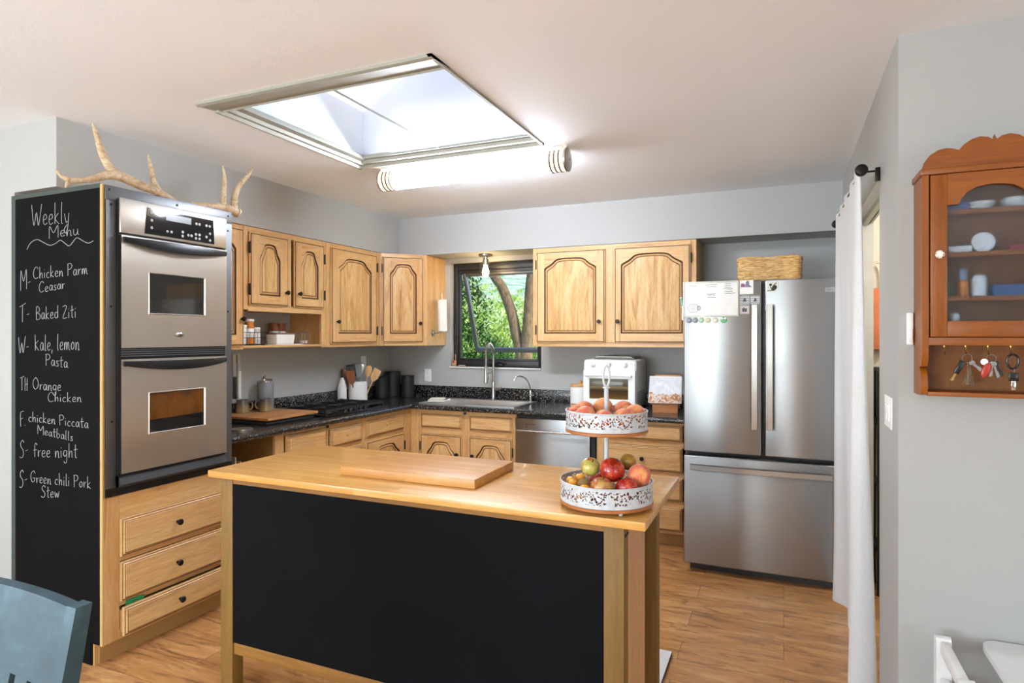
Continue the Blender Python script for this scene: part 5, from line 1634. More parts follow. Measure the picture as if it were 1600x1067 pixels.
for (x, y, r, m_, lb), q, dz in zip(PE, SP, ZP):
    fruit('peach', (q[0], q[1], ztop + r * .94 + dz), r, m_, lb, 'peaches in the upper tray', (random.uniform(-30, 30), random.uniform(-30, 30)), None, .94, .10)
zbot = .930 + .025
G2 = 'fruit in the lower tray'
LO = [('apple', (-.585, 1.990, 1.056), .032, bim, 'green apple with red cheek and stem, upper left of the lower tray', (38, -12), True, .92),
 ('apple', (-.508, 1.967, 1.058), .041, redm, 'large dark red apple on top in the middle of the lower tray', (30, 10), True, .92),
 ('plum', (-.470, 2.035, 1.072), .027, plumm, 'small olive coloured fruit on top behind the red apple', (20, 0), None, 1.0),
 ('peach', (-.424, 1.987, 1.042), .037, peachm, 'orange red peach leaning out at the right of the lower tray', (15, 30), None, .96),
 ('apple', (-.525, 1.895, 1.012), .037, tanm, 'tan and red apple at the front of the lower tray', (10, 0), True, .94),
 ('apple', (-.450, 1.930, 1.012), .0355, redm, 'bright red apple at the front right of the lower tray', (20, 20), True, .94),
 ('kiwi', (-.584, 1.907, 1.010), .023, kiwim, 'brown kiwi at the front left of the lower tray', (80, 20), None, 1.1),
 ('apple', (-.525, 2.075, 1.030), .032, bim, 'pale apple mostly hidden behind the pole in the lower tray', (10, 0), True, .94),
 ('apple', (-.462, 2.070, .990), .035, redm, 'red apple at the back right under the olive fruit', (0, 0), None, .94),
 ('apple', (-.580, 2.070, .990), .033, redm, 'red apple at the back left under the green apple', (0, 0), None, .94),
 ('peach', (-.565, 1.990, .985), .027, peachm, 'peach at the bottom centre of the lower tray', (0, 0), None, .98)]
KU = [((-.640, 1.950, 1.012), 'orange kumquat touching the left wall of the lower tray'), ((-.620, 1.985, 1.016), 'orange kumquat furthest back at the left of the lower tray'), ((-.618, 1.915, 1.012), 'orange kumquat at the left front of the lower tray'), ((-.573, 1.870, 1.008), 'orange kumquat at the front rim beside the kiwi'),
 ((-.628, 1.958, .971), 'kumquat lying on the floor of the lower tray by the left wall'), ((-.605, 1.938, .971), 'kumquat lying on the floor of the lower tray under the kiwi'), ((-.585, 1.880, .971), 'kumquat lying on the floor of the lower tray at the front')]
SP = settle([(*q[1], q[2]) for q in LO] + [(*q[0], .0165) for q in KU], .150, zbot, .009, False)
for (nm_, p, r, m_, lb, tl_, st_, sq_), q in zip(LO, SP):
    fruit(nm_, q[:3], r, m_, lb, G2, tl_, st_, sq_, .08 if nm_ == 'peach' else 0)
for (p, lb), q in zip(KU, SP[len(LO):]):
    fruit('kumquat', q[:3], .0145, kumm, lb, 'kumquats in the lower tray', (80, random.uniform(-30, 30)), None, 1.3)

# ------------------------------------------------------------------ antlers on the oven tower
ant = NT('antler bone'); ant.set(rough=.6)
ac = ant.coords((9, 9, 9))
an = ant.noise(ac, 2.2, 5, .7, 1.2); af = ant.noise(ant.coords((60, 18, 60)), 3, 4, .6)
ant.col(ant.mix(1, ant.ramp(an, [(.3, '#e6d9c4'), (.5, '#d6bd98'), (.68, '#b58e62')]), ant.ramp(af, [(.35, .72), (.6, 1.0)]), 'MULTIPLY')); ant.bump(af, .5, .004)
def antler(label, loc, chains):
    bm = nb()
    for pts, rad in chains:
        tube(bm, smooth_pts(pts, 5), lerp_list(rad, 5), 12)
    return tag(obj('antler', bm, ant.m, None, loc, sharp=70), label, 'antler', 'antlers on the oven tower')
b0 = Vector((-2.93, 1.95, 2.17))
def rel(L):
    return [tuple(Vector(p) - b0) for p in L]
antler('large pale antler with a long upright tine, over the chalkboard end of the tower', b0, [
    (rel([(-2.93, 2.30, 2.190), (-2.93, 2.184, 2.222), (-2.93, 2.08, 2.238), (-2.93, 2.002, 2.256), (-2.93, 1.94, 2.250), (-2.93, 1.874, 2.218), (-2.925, 1.80, 2.190), (-2.92, 1.752, 2.180)]), [.012, .020, .022, .024, .022, .015, .013, .014]),
    (rel([(-2.93, 2.00, 2.252), (-2.93, 1.955, 2.275), (-2.935, 1.915, 2.340), (-2.93, 1.886, 2.41), (-2.93, 1.864, 2.470)]), [.020, .021, .018, .012, .004]),
    (rel([(-2.92, 1.760, 2.180), (-2.93, 1.728, 2.195), (-2.935, 1.706, 2.220)]), [.013, .008, .002]),
    (rel([(-2.92, 1.760, 2.184), (-2.90, 1.738, 2.165), (-2.89, 1.722, 2.138)]), [.012, .009, .003]),
    (rel([(-2.93, 2.20, 2.222), (-2.935, 2.175, 2.265), (-2.935, 2.158, 2.334), (-2.935, 2.141, 2.402)]), [.018, .014, .010, .003])])
b0 = Vector((-2.87, 2.50, 2.17))
antler('smaller antler with two upright tines at the right end of the oven tower', b0, [
    (rel([(-2.90, 2.27, 2.178), (-2.88, 2.36, 2.186), (-2.87, 2.45, 2.194), (-2.87, 2.54, 2.206), (-2.87, 2.60, 2.202), (-2.87, 2.642, 2.196)]), [.006, .012, .018, .022, .023, .026]),
    (rel([(-2.87, 2.545, 2.205), (-2.87, 2.545, 2.25), (-2.87, 2.552, 2.367), (-2.87, 2.540, 2.437)]), [.022, .015, .011, .004]),
    (rel([(-2.87, 2.62, 2.205), (-2.87, 2.620, 2.245), (-2.87, 2.629, 2.300), (-2.865, 2.662, 2.363), (-2.86, 2.705, 2.414), (-2.86, 2.742, 2.465)]), [.022, .020, .017, .015, .011, .004]),
    (rel([(-2.87, 2.634, 2.196), (-2.87, 2.652, 2.195)]), [.031, .024])])

# ------------------------------------------------------------------ curtain on its rod
c = thing('curtain_rod', 'dark bronze curtain rod on brackets over the store room opening', 'curtain rod', (.285, 3.5, 2.150))
bm = nb(); tube(bm, [(0, -.63, 0), (0, .63, 0)], .0075, 12); obj('rod', bm, M['bronze'], c)
for s in (-1, 1):
    bm = nb(); lathe(bm, [(.010, .0), (.012, .006), (.022, .012), (.024, .035), (.020, .042), (.012, .044), (0, .044)], (0, s * .63, 0), 20, 0, 'y' if s > 0 else '-y'); obj('finial', bm, M['bronze'], c)
    y = s * .57
    bm = nb(); box(bm, .058, .0755, y - .010, y + .010, -.03, .025, 0, .002); tube(bm, [(.06, y, .012), (.0, y, .012), (-.008, y, -.004), (0, y, -.012)], .004, 8); obj('bracket', bm, M['bronze'], c)
def curtain():
    top = [(.276, 4.02), (.273, 3.94), (.283, 3.84), (.274, 3.70), (.284, 3.57), (.274, 3.44), (.284, 3.31), (.274, 3.17), (.282, 3.05), (.272, 2.955), (.276, 2.905), (.285, 2.886), (.290, 2.90)]
    bot = [(.268, 4.01), (.254, 3.88), (.310, 3.80), (.322, 3.66), (.300, 3.54), (.328, 3.42), (.305, 3.30), (.325, 3.20), (.290, 3.10), (.249, 2.985), (.290, 2.950), (.350, 2.975), (.357, 3.04)]
    K = 6
    A = smooth_pts([(p[0], p[1], 0) for p in top], K); B = smooth_pts([(p[0], p[1], 0) for p in bot], K)
    rows = 26
    bm = nb()
    zt_, zb_ = 2.168, .022
    G = []
    for j in range(rows + 1):
        s = j / rows
        e = s ** 1.3
        row = []
        for i, (a, b) in enumerate(zip(A, B)):
            p = a.lerp(b, e)
            row.append(bm.verts.new((p.x + .004 * math.sin(7 * s + i * .5) * s, p.y + .004 * math.sin(5 * s + i * .3), zt_ + (zb_ - zt_) * s)))
        G.append(row)
    for a, b in zip(G, G[1:]):
        for k in range(len(a) - 1):
            bm.faces.new((a[k], a[k + 1], b[k + 1], b[k]))
    t = NT('white linen curtain'); t.set(rough=.9, sheen=.2)
    w_ = t.n('TexWave'); w_.bands_direction = 'Z'; w_.inputs['Scale'].default_value = 160; w_.inputs['Distortion'].default_value = 2
    t.l(t.coords(), w_.inputs[0])
    n_ = t.noise(t.coords((60, 60, 160)), 3, 4, .6)
    t.col(t.ramp(n_, [(.35, '#d3d5d6'), (.65, '#e6e7e7')])); t.bump(n_, .15, .002)
    o = obj('curtain', bm, t.m, sharp=60)
    sd = o.modifiers.new('thickness', 'SOLIDIFY'); sd.thickness = .002
    return o
cu = curtain()
tag(cu, 'white linen curtain hanging in folds beside the fridge', 'curtain')

# things glimpsed in the store room
c = thing('hanging_bag', 'orange and cream bag hanging on the store room wall behind the curtain', 'bag', (.512, 4.30, 1.55))
bm = nb(); box(bm, -.045, .06, -.05, .045, -.15, .22, 0, .02); obj('body', bm, plain('orange cloth', '#c9764e', .8, var=.25, scale=12), c)
bm = nb(); tube(bm, smooth_pts([(-.03, -.0, .21), (-.02, 0, .36), (.03, 0, .36), (.045, 0, .21)], 4), .008, 6); obj('strap', bm, plain('cream strap', '#dccdb8', .8), c)
c = thing('store_room_shelf', 'dark wire shelf unit in the store room behind the curtain', 'shelf', (.62, 4.20, 0))
bm = nb()
for x in (-.12, .5):
    for y in (-.1, .12):
        tube(bm, [(x, y, 0), (x, y, 1.30)], .011, 8)
obj('posts', bm, M['blackm'], c)
for z in (.25, .62, .98, 1.28):
    bm = nb(); box(bm, -.13, .51, -.11, .13, z, z + .02); obj('shelf', bm, M['blackm'], c)
bm = nb(); box(bm, -.10, .05, -.07, .07, 0, .16, 0, .01)
tag(obj('storage_tin', bm, M['plastic_w'], None, (.62, 4.21, 1.0005)), 'white tin on the store room shelf behind the curtain', 'tin')

c = thing('store_room_fill', 'unseen ceiling light added to brighten the store room behind the curtain', 'light', (1.05, 3.35, 2.4))
bm = nb(); lathe(bm, [(.0, -.07), (.06, -.06), (.09, -.03), (.095, -.001)], n=24); obj('shade', bm, emit('added fill glow', '#fff0d8', 6.0), c)
lb_ = lamp('store_room_fill_lamp', 'POINT', (1.05, 3.35, 2.28), (0, 0, 0), 26, (1, .93, .82)); lb_.data.shadow_soft_size = .08  # lamp and its glowing fitting added to brighten the jamb behind the curtain

# ------------------------------------------------------------------ key cabinet on the right wall
PW = ('#9a5406', '#884602', '#733801', '#4c2401')
pz = wood('orange pine upright', PW, 'z', rough=.42, coat=.05, var=.4); px = wood('orange pine cross', PW, 'x', rough=.42, coat=.05, var=.4)
kx0, kx1, ky0, ky1, kz0, kz1 = .406, .784, 2.350, 2.489, 1.295, 2.020
c = thing('key_cabinet', 'orange pine wall cabinet with scalloped top, glass door and key hooks', 'cabinet', (kx0, ky0, kz0))
kw, kd, kh = kx1 - kx0, ky1 - ky0, kz1 - kz0
side = [(kd, 0), (.050, 0), (.020, .006), (.010, .03), (.012, .055), (.030, .082), (.048, .090), (.020, .095), (.004, .12), (.0, .15), (.0, kh), (kd, kh)]
for x in (0, kw - .018):
    bm = nb(); prism(bm, side, x, x + .018, 'yz'); obj('side_panel', bm, pz, c)
bm = nb(); box(bm, .018, kw - .018, kd - .012, kd - .001, .012, kh); obj('back_panel', bm, wood('cabinet back', ('#8a5216', '#7c470e', '#6c3c08', '#4a2605'), 'z', var=.3), c)
bm = nb(); box(bm, .018, kw - .018, .02, kd - .012, 0, .014, 0, .002); obj('bottom_ledge', bm, px, c)
bm = nb(); box(bm, .018, kw - .018, .0, kd - .012, .163, .188, 0, .002); obj('hook_rail', bm, px, c)
bm = nb(); box(bm, -.006, kw + .006, -.008, kd - .001, kh - .020, kh, 0, .003); obj('cornice', bm, px, c)
half = [(0, 0), (.006, .022), (.020, .042), (.042, .056), (.064, .060), (.084, .056), (.097, .050), (.110, .066), (.130, .080), (.152, .086), (.172, .082), (.182, .074), (.186, .076), (.189, .088)]
crest = half + [(kw - p[0], p[1]) for p in half[:-1]][::-1]
bm = nb(); prism(bm, [(p[0], kh + p[1]) for p in crest], -.004, .014, 'xz'); obj('crest_board', bm, px, c)
for z in (.305, .445, .580):
    bm = nb(); box(bm, .018, kw - .018, .03, kd - .012, z, z + .014); obj('shelf', bm, px, c)
dx0, dx1, dz0_, dz1_ = .022, kw - .022, .190, kh - .022
gx0, gx1, gz0 = .067, kw - .067, .240
bm = nb(); box(bm, dx0, gx0, -.004, .014, dz0_, dz1_, 0, .002); box(bm, gx1, dx1, -.004, .014, dz0_, dz1_, 0, .002)
kdoor = obj('door', bm, pz, c)
bm = nb(); box(bm, gx0, gx1, -.004, .014, dz0_, gz0, 0, .002); obj('bottom_rail', bm, px, kdoor)
bm = nb()
gw = gx1 - gx0
ar = [(0, .605), (.030, .606), (.034, .618), (.050, .640), (.075, .655), (.10, .660), (.122, .662)]
arc = [(gx0 + p[0], p[1]) for p in ar] + [(gx1 - p[0], p[1]) for p in ar[::-1]]
for a, b in zip(arc, arc[1:]):
    if b[0] - a[0] < 1e-6: continue
    prism(bm, [(a[0], a[1]), (b[0], b[1]), (b[0], dz1_), (a[0], dz1_)], -.0035, .0135, 'xz')
bmesh.ops.remove_doubles(bm, verts=bm.verts, dist=1e-5)
obj('top_rail', bm, px, kdoor)
bm = nb(); box(bm, gx0 - .003, gx1 + .003, .008, .011, gz0 - .003, .668); obj('glass', bm, M['frost'], kdoor)
bm = nb(); lathe(bm, [(.006, 0), (.006, .010), (.012, .014), (.013, .018), (.009, .023), (0, .025)], (.044, -.004, .449), 20, 0, '-y')
kmat = NT('painted porcelain knob'); kmat.set(rough=.2, coat=.5)
kmat.col(kmat.ramp(kmat.noise(kmat.coords(), 130, 2), [(.42, '#eae6da'), (.55, '#e6e0d0'), (.60, '#c2482c'), (.68, '#4c7a44')], 'CONSTANT'))
obj('knob', bm, kmat.m, kdoor)
brass = plain('brass hook', '#a98a48', .35, .9)
HK = [.067, .124, .182, .240, .298]
for x in HK:
    bm = nb(); tube(bm, smooth_pts([(x, .040, .163), (x, .040, .150), (x, .034, .138), (x, .024, .134), (x, .018, .142)], 4), .0017, 6); lathe(bm, [(.004, .158), (.004, .163)], (x, .04, 0), 8); obj('hook', bm, brass, c)
def KP(x, y, z):
    return (kx0 + x, ky0 + y, kz0 + z)
def inside(name, cat, x, y, z, prof, mat, label, sx=1, sy=1, rx=0):
    bm = nb(); v = lathe(bm, prof, (0, 0, 0), 20, 0, 'z', sx, sy)
    if rx: tr(bm, v, Matrix.Rotation(R(rx), 4, 'X'))
    return tag(obj(name, bm, mat, None, KP(x, y, z)), label, cat, 'things inside the key cabinet')
pale = plain('pale china', '#e4e8e6', .4)
blue = plain('dark blue box', '#2f5a8c', .5)
inside('bowl', 'bowl', .172, .085, .5945, [(.018, 0), (.034, .010), (.040, .026), (.037, .026), (.0, .006)], pale, 'pale bowl on the top shelf of the key cabinet, left one')
inside('bowl', 'bowl', .268, .085, .5945, [(.018, 0), (.034, .012), (.040, .032), (.037, .032), (.0, .006)], pale, 'pale bowl on the top shelf of the key cabinet, right one')
bm = nb(); box(bm, -.035, .035, -.03, .03, 0, .032); tag(obj('box', bm, blue, None, KP(.098, .08, .5945)), 'dark blue box on the top shelf of the key cabinet', 'box', 'things inside the key cabinet')
bm = nb(); lathe(bm, [(.010, -.012), (.030, -.014), (.031, .014), (.010, .012)], (0, 0, .0315), 24, 0, '-y'); tag(obj('tape_roll', bm, pale, None, KP(.175, .075, .4595)), 'white roll standing on edge on the second shelf of the key cabinet', 'roll', 'things inside the key cabinet')
bm = nb(); box(bm, -.04, .025, -.03, .02, 0, .022, 0, .006); tag(obj('folded_cloth', bm, pale, None, KP(.118, .075, .4595)), 'pale folded cloth left of the roll in the key cabinet', 'cloth', 'things inside the key cabinet')
bm = nb(); box(bm, -.03, .03, -.02, .02, 0, .020, 0, .004); tag(obj('red_tin', bm, plain('crimson tin', '#9c2238', .4), None, KP(.27, .075, .4595)), 'crimson tin right of the roll in the key cabinet', 'tin', 'things inside the key cabinet')
inside('bottle', 'bottle', .082, .078, .3195, [(.014, 0), (.015, .004), (.015, .045), (.008, .056), (.008, .062), (0, .063)], plain('green bottle', '#4e6a44', .3), 'green bottle on the third shelf of the key cabinet')
c2 = thing('bottle', 'orange bottle with pale blue top on the third shelf of the key cabinet', 'bottle', KP(.124, .072, .3195), 0, 'things inside the key cabinet')
bm = nb(); lathe(bm, [(.013, 0), (.015, .004), (.014, .052), (0, .053)], n=18); obj('body', bm, plain('orange plastic', '#d07a18', .35), c2)
bm = nb(); lathe(bm, [(.011, .0535), (.011, .085), (.008, .09), (0, .09)], n=18); obj('cap', bm, plain('pale blue cap', '#8ea4b8', .4), c2)
inside('jar', 'jar', .168, .075, .3195, [(.018, 0), (.020, .004), (.020, .060), (.015, .068), (0, .069)], pale, 'pale jar right of the orange bottle in the key cabinet')
bm = nb(); box(bm, -.04, .04, -.03, .03, 0, .034); tag(obj('box', bm, blue, None, KP(.24, .075, .3195)), 'dark blue box on the third shelf of the key cabinet', 'box', 'things inside the key cabinet')
inside('small_pot', 'pot', .102, .07, .2385 - .0, [(.013, 0), (.014, .003), (.014, .024), (.012, .027), (0, .027)], M['ceramic'], 'small white pot on the floor of the key cabinet')

# keys on the hooks
silver = M['chrome']; gold = plain('gold key', '#b9975a', .35, .9)
def key(parent, base, ang, ln, mat, head=.010, hmat=None, name='key'):
    bm = nb()
    v = lathe(bm, [(head, -.001), (head, .001)], (0, 0, 0), 14, 0, '-y') + box(bm, -.003, .003, -.001, .001, -ln, -head * .8) + box(bm, .002, .0052, -.0009, .0009, -ln + .003, -ln * .55)
    tr(bm, v, Matrix.Translation(base) @ Matrix.Rotation(R(ang), 4, 'Y'))
    return obj(name, bm, mat, parent)
def ring(parent, cpos, r):
    bm = nb(); tube(bm, [(cpos[0] + r * math.cos(a), cpos[1], cpos[2] + r * math.sin(a)) for a in [2 * PI * k / 20 for k in range(20)]], .0011, 6, 0, True); return obj('ring', bm, silver, parent)
c = thing('key_bunch', 'keys with black car fob and brown tassel on the second hook', 'keys', KP(.124, .024, .136), 0, 'bunches of keys on the hooks')
ring(c, (0, 0, -.014), .013)
bm = nb(); v = box(bm, -.008, .008, -.004, .004, -.045, 0, 0, .003); tr(bm, v, Matrix.Translation((-.010, -.003, -.022)) @ Matrix.Rotation(R(27), 4, 'Y')); obj('car_fob', bm, M['black'], c)
key(c, (-.031, -.003, -.064), 30, .024, gold, .003)
key(c, (.014, -.003, -.026), -38, .034, silver, .006); key(c, (.010, -.005, -.028), -50, .034, silver, .006)
tas = NT('brown tassel'); tas.set(rough=.85)
tas.col(tas.ramp(tas.noise(tas.coords((260, 260, 18)), 1, 3), [(.4, '#4e3c2c'), (.6, '#7c644c')]))
bm = nb(); lathe(bm, [(.0, -.028), (.004, -.030), (.0045, -.040), (.006, -.046), (.011, -.07), (.016, -.097), (.0, -.100)][::-1], (.004, -.004, 0), 14, 0, 'z', 1, .5); obj('tassel', bm, tas.m, c)
c = thing('key_bunch', 'keys with red fob and white disc on the third hook', 'keys', KP(.182, .024, .136), 0, 'bunches of keys on the hooks')
ring(c, (0.004, 0, -.014), .013)
bm = nb(); v = lathe(bm, [(.010, 0), (.010, .002)], (0, 0, 0), 18, 0, '-y'); tr(bm, v, Matrix.Translation((-.014, -.003, -.024))); obj('white_disc', bm, pale, c)
bm = nb(); v = ball(bm, (0, 0, 0), 1, 18, 0, (.012, .004, .025)); tr(bm, v, Matrix.Translation((-.010, -.007, -.050)) @ Matrix.Rotation(R(22), 4, 'Y')); obj('red_fob', bm, plain('red fob', '#a83222', .35), c)
key(c, (.006, -.003, -.030), 8, .038, silver, .008); key(c, (.010, -.004, -.030), -14, .044, silver, .008); key(c, (.016, -.002, -.028), -22, .044, M['blackm'], .007); key(c, (.003, -.001, -.036), 2, .034, gold, .008)
c = thing('key_bunch', 'black carabiner with a black headed key on the fourth hook', 'keys', KP(.240, .024, .136), 0, 'bunches of keys on the hooks')
bm = nb(); tube(bm, [(.0145 * math.cos(a) * (1 + .12 * math.sin(a)), -.002, -.022 + .022 * math.sin(a)) for a in [2 * PI * k / 24 for k in range(24)]], .0032, 8, 0, True); obj('carabiner', bm, M['black'], c)
bm = nb(); tube(bm, [(.003, -.003, -.042), (.003, -.003, -.056)], .002, 6); obj('link', bm, silver, c)
bm = nb(); box(bm, -.011, .015, -.006, .0, -.082, -.055, 0, .004); obj('key_head', bm, M['black'], c)
bm = nb(); box(bm, -.004, .008, -.004, -.002, -.110, -.081, 0, .001); obj('key_blade', bm, silver, c)
bm = nb(); box(bm, -.010, .010, -.016, -.0005, -.055, .055, 0, .005); box(bm, -.007, .007, -.022, -.0155, -.045, .0, 0, .003)
tag(obj('door_sensor', bm, M['plastic_w'], None, (.3935, 2.490, 1.512)), 'small white plastic sensor on the wall left of the key cabinet', 'sensor')

# ------------------------------------------------------------------ blue chair, bottom left
teal = NT('worn teal paint'); teal.set(rough=.5, coat=.1)
tn = teal.noise(teal.coords(), 9, 5, .65, .6)
teal.col(teal.ramp(tn, [(.3, '#2a434d'), (.52, '#334e59'), (.75, '#456570')]))
TW, TL = .47, .95
c = thing('dining_chair', 'teal painted wooden dining chair with slatted back in the foreground', 'chair', (-1.515, .745, 0), R(0))
lean = math.tan(R(11))
def yz(z):
    return (z - .95) * lean + .03 if z > .46 else (.46 - .95) * lean + .03 + (.46 - z) * .10 * -1 * -1 * 0 - 0
for s in (-1, 1):
    bm = nb()
    pts = [(0, .0), (.46, .0)]
    x1 = s * .245; x0 = s * .215
    prof = [(yz(.955), .955), (yz(.955) + .032, .955), (yz(.46) + .042, .46), (yz(.46) + .075, 0.0), (yz(.46) + .040, 0.0), (yz(.46) - .0, .46)]
    prism(bm, prof, min(x0, x1), max(x0, x1), 'yz'); obj('back_post', bm, teal.m, c)
def crest_mesh(z0, z1, bow, th):
    bm = nb(); N = 14
    F = []
    for k in range(N + 1):
        s = -1 + 2 * k / N
        x = s * .216
        y = bow * (1 - s * s)
        F.append([(x, yz(z0) + .004 + y, z0), (x, yz(z0) + .004 + y + th, z0), (x, yz(z1) + .004 + y + th, z1 + .001 * (1 - s * s)), (x, yz(z1) + .004 + y, z1 + .001 * (1 - s * s))])
    V = [[bm.verts.new(p) for p in q] for q in F]
    for a, b in zip(V, V[1:]):
        for k in range(4):
            bm.faces.new((a[k], a[(k + 1) % 4], b[(k + 1) % 4], b[k]))
    bm.faces.new(V[0]); bm.faces.new(V[-1][::-1])
    return bm
obj('crest_rail', crest_mesh(.795, .951, .014, .024), teal.m, c)
obj('lower_back_rail', crest_mesh(.54, .575, .013, .02), teal.m, c)
for x in (-.155, -.093, -.031, .031, .093, .155):
    bm = nb(); yb = .013 * (1 - (x / .216) ** 2)
    prism(bm, [(yz(.57) + yb + .004, .572), (yz(.57) + yb + .018, .572), (yz(.80) + yb + .020, .7955), (yz(.80) + yb + .006, .7955)], x - .020, x + .020, 'yz'); obj('slat', bm, teal.m, c)
bm = nb(); box(bm, -.235, .235, -.50, yz(.46) + .0, .435, .465, 0, .008); obj('seat', bm, teal.m, c)
for s in (-1, 1):
    bm = nb(); box(bm, s * .215 - .018, s * .215 + .018, -.48, -.444, 0, .435, 0, .003); obj('front_leg', bm, teal.m, c)

# ------------------------------------------------------------------ child's table and chair, bottom right
c = thing('kids_table', 'low white rounded child table against the right wall', 'table', (.93, 2.14, 0))
def rrect(hx, hy, r, n=6):
    out = []
    for cx, cy, a0 in ((hx - r, hy - r, 0), (-hx + r, hy - r, 90), (-hx + r, -hy + r, 180), (hx - r, -hy + r, 270)):
        out += [(cx + r * math.cos(R(a0 + 90 * k / n)), cy + r * math.sin(R(a0 + 90 * k / n))) for k in range(n + 1)]
    return out
bm = nb(); prism(bm, rrect(.345, .335, .05), .480, .500, 'xy'); obj('top', bm, M['whitewood'], c)
for x in (-.27, .27):
    for y in (-.26, .26):
        bm = nb(); box(bm, x - .02, x + .02, y - .02, y + .02, 0, .4795, 0, .003); obj('leg', bm, M['whitewood'], c)
c = thing('kids_chair', 'small white child chair with rounded posts drawn up to the low table', 'chair', (.470, 2.255, 0))
for y in (-.14, .14):
    bm = nb(); prism(bm, [(y - .019, 0), (y + .019, 0), (y + .019, .505), (y + .012, .517), (y, .521), (y - .012, .517), (y - .019, .505)], -.021, .021, 'yz'); obj('back_post', bm, M['whitewood'], c)
for z0, z1 in ((.470, .512), (.365, .395)):
    bm = nb(); box(bm, -.011, .014, -.1205, .1205, z0, z1, 0, .004); obj('back_rail', bm, M['whitewood'], c)
bm = nb(); box(bm, .022, .27, -.16, .16, .25, .268, 0, .005); obj('seat', bm, M['whitewood'], c)
for y in (-.13, .13):
    bm = nb(); box(bm, .225, .255, y - .015, y + .015, 0, .2495, 0, .002); obj('front_leg', bm, M['whitewood'], c)

# green packet caught in the lowest drawer of the tower
bm = nb(); v = box(bm, -.001, .001, -.045, .045, -.06, .028)
for q in v: 
    if q.co.y > 0 and q.co.z > 0: q.co.z -= .012
tag(obj('paper_packet', bm, plain('green paper', '#2e8a4e', .6), None, (-2.781, 1.965, .245), (0, R(4), 0)), 'green packet sticking out above the lowest oven tower drawer', 'packet')

# ------------------------------------------------------------------ outside the window
def leaf_cloud(name, label, blobs, n, size, cols, loc, trunk=None, seed=1, cat='tree', group=None):
    r_ = random.Random(seed)
    t_ = thing(name, label, cat, loc, 0, group)
    bm = nb()
    tot = sum(b[3] * b[4] * b[5] for b in blobs)
    for b in blobs:
        k = int(n * b[3] * b[4] * b[5] / tot)
        for _ in range(k):
            d_ = Vector((r_.gauss(0, 1), r_.gauss(0, 1), r_.gauss(0, 1))).normalized() * (r_.random() ** .35)
            p = Vector((b[0] + d_.x * b[3], b[1] + d_.y * b[4], b[2] + d_.z * b[5]))
            q = Matrix.Rotation(r_.uniform(0, 6.3), 3, 'Z') @ Matrix.Rotation(r_.uniform(-1.2, 1.2), 3, 'X')
            s = size * r_.uniform(.6, 1.3)
            pts = [(0, -s, 0), (s * .45, 0, s * .12), (0, s, 0), (-s * .45, 0, s * .12)]
            v = [bm.verts.new(p + q @ Vector(c_)) for c_ in pts]
            bm.faces.new((v[0], v[1], v[2])); bm.faces.new((v[0], v[2], v[3]))
    m = NT(name + ' leaves'); m.set(rough=.5)
    g = m.n('NewGeometry')
    m.col(m.ramp(g.outputs['Random Per Island'], [(0, cols[0]), (.5, cols[1]), (1, cols[2])]))
    tl = m.n('BsdfTranslucent'); m.l(m.b.inputs['Base Color'].links[0].from_socket, tl.inputs[0])
    mx = m.n('MixShader'); mx.inputs[0].default_value = .35
    m.l(m.b.outputs[0], mx.inputs[1]); m.l(tl.outputs[0], mx.inputs[2]); m.l(mx.outputs[0], m.out.inputs[0])
    obj('foliage', bm, m.m, t_, sharp=None, recalc=False)
    if trunk:
        for pts, rad in trunk:
            bm = nb(); tube(bm, smooth_pts(pts, 4), lerp_list(rad, 4), 10); obj('trunk', bm, M['bark'], t_)
    return t_
bk = NT('bark'); bk.set(rough=.9)
bn_ = bk.noise(bk.coords((14, 14, 3)), 2.5, 5, .7, .5); bk.col(bk.ramp(bn_, [(.35, '#4a3d2e'), (.6, '#7a6850')])); bk.bump(bn_, .6, .02)
M['bark'] = bk.m
def gz(x, y):
    d_ = max(0, y - 5.2)
    z = -.55 + .045 * d_
    if y > 26: z += (y - 26) * .11
    return z + .25 * math.sin(x * .5) * math.sin(y * .35) * min(1, d_ / 8) + (1.2 * math.sin(x * .13 + 1) * math.sin(y * .09) if y > 30 else 0)
bm = nb(); NX, NY = 60, 70
V = []
for j in range(NY + 1):
    y = 5.15 + 115 * (j / NY) ** 1.8
    V.append([bm.verts.new((-8 + (i / NX - .62) * (18 + (y - 5) * 2.0), y, gz(-8 + (i / NX - .62) * (18 + (y - 5) * 2.0), y))) for i in range(NX + 1)])
for a, b in zip(V, V[1:]):
    for k in range(NX):
        bm.faces.new((a[k], a[k + 1], b[k + 1], b[k]))
gm = NT('hillside'); gm.set(rough=.95)
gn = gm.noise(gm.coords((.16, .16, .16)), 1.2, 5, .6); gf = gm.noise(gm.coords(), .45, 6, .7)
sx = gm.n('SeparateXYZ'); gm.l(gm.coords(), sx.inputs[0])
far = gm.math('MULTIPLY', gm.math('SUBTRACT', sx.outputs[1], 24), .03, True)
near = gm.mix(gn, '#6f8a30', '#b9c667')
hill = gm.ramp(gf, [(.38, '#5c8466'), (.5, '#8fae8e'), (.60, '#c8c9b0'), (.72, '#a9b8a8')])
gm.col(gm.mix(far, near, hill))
o = obj('hillside', bm, gm.m, sharp=90); o['kind'] = 'structure'; o.name = 'ground_outside'

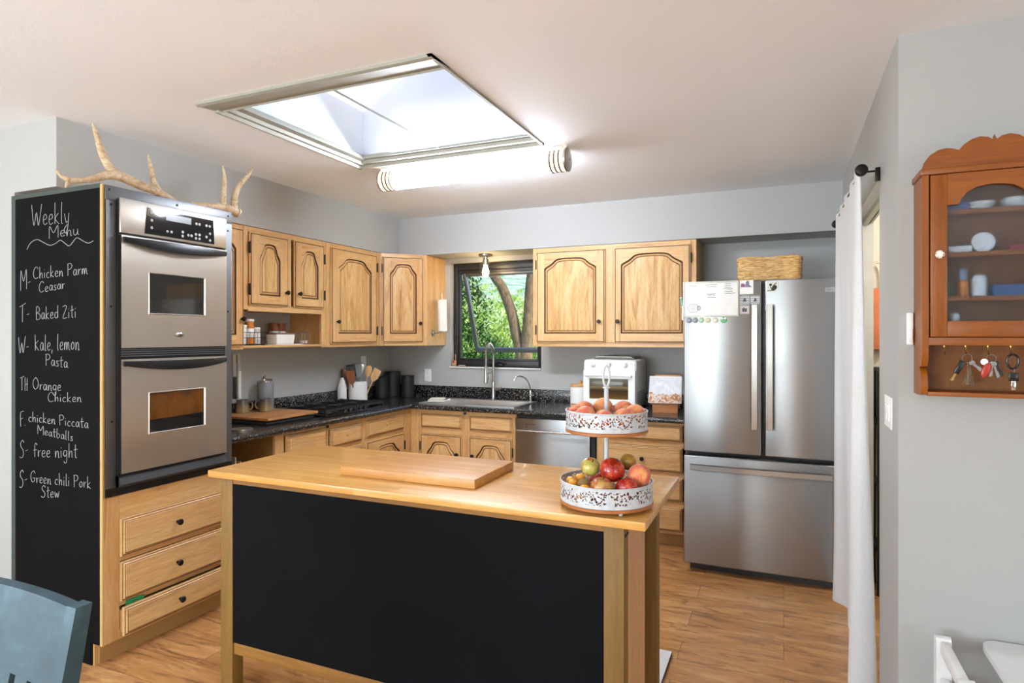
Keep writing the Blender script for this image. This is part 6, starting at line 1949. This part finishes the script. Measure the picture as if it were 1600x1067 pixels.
leaf_cloud('tree', 'two-trunked leaning tree seen through the window', [(-4.85, 9.1, 2.95, .55, .6, .42), (-4.1, 9.2, 3.4, .9, .8, .5), (-3.2, 9.2, 3.6, .9, .8, .6)], 2600, .055, ('#2f4a1e', '#47702c', '#6f9a44'), (-3.72, 9.0, -.45), None, 2)
tr0 = [o_ for o_ in bpy.data.objects if o_.name.startswith('tree') and not o_.parent][-1]
tr0.children[0].location = (3.72, -9.0, .45)
for pts, rad in (([(0, 0, 0), (-.01, 0, .8), (-.04, 0, 1.58), (-.14, 0, 1.98), (-.21, 0, 2.28), (-.37, 0, 2.69), (-.52, 0, 2.90), (-.72, 0, 3.4), (-.95, .1, 4.0)], [.14, .11, .095, .085, .082, .080, .075, .06, .03]),
                 ([(.05, .05, 0), (.04, .05, .8), (.03, 0, 1.60), (.08, 0, 2.18), (.14, 0, 2.92), (.3, .05, 3.6), (.5, .1, 4.2)], [.14, .11, .10, .092, .085, .065, .03])):
    bm = nb(); tube(bm, smooth_pts(pts, 4), lerp_list(rad, 4), 12); obj('trunk', bm, M['bark'], tr0)
leaf_cloud('shrub', 'dense dark green shrub filling the left of the window view', [(-5.05, 9.6, 1.0, .75, .7, .75), (-5.15, 9.6, 1.9, .55, .6, .55), (-5.35, 9.7, 2.5, .5, .5, .5), (-4.55, 9.5, .75, .5, .6, .7), (-4.3, 9.3, .9, .35, .4, .45), (-5.6, 9.6, .6, .6, .6, 1.0)], 9000, .045, ('#1e3a14', '#315a22', '#5b8a3c'), (0, 0, 0), None, 3, 'shrub')
leaf_cloud('shrub', 'low mid green shrub at the foot of the leaning tree', [(-3.9, 10.4, .7, .7, .5, .6), (-4.6, 10.8, .7, .8, .5, .6), (-3.2, 10.4, .6, .6, .5, .6)], 4200, .045, ('#3c5c22', '#5c8436', '#8fb058'), (0, 0, 0), None, 4, 'shrub')
leaf_cloud('tree', 'bright yellow green trees on the meadow beyond the leaning tree', [(-8.6, 17, 1.7, 1.3, 1.0, 1.5), (-7.2, 17.5, 1.6, 1.1, 1.0, 1.4), (-6.0, 17, 1.5, 1.0, 1.0, 1.3), (-9.9, 18, 2.1, 1.0, 1.0, 1.4), (-7.9, 18, .8, 2.6, 1.0, 1.2)], 9000, .075, ('#7f9c36', '#a3bd55', '#c8d888'), (0, 0, 0), None, 5, 'tree')
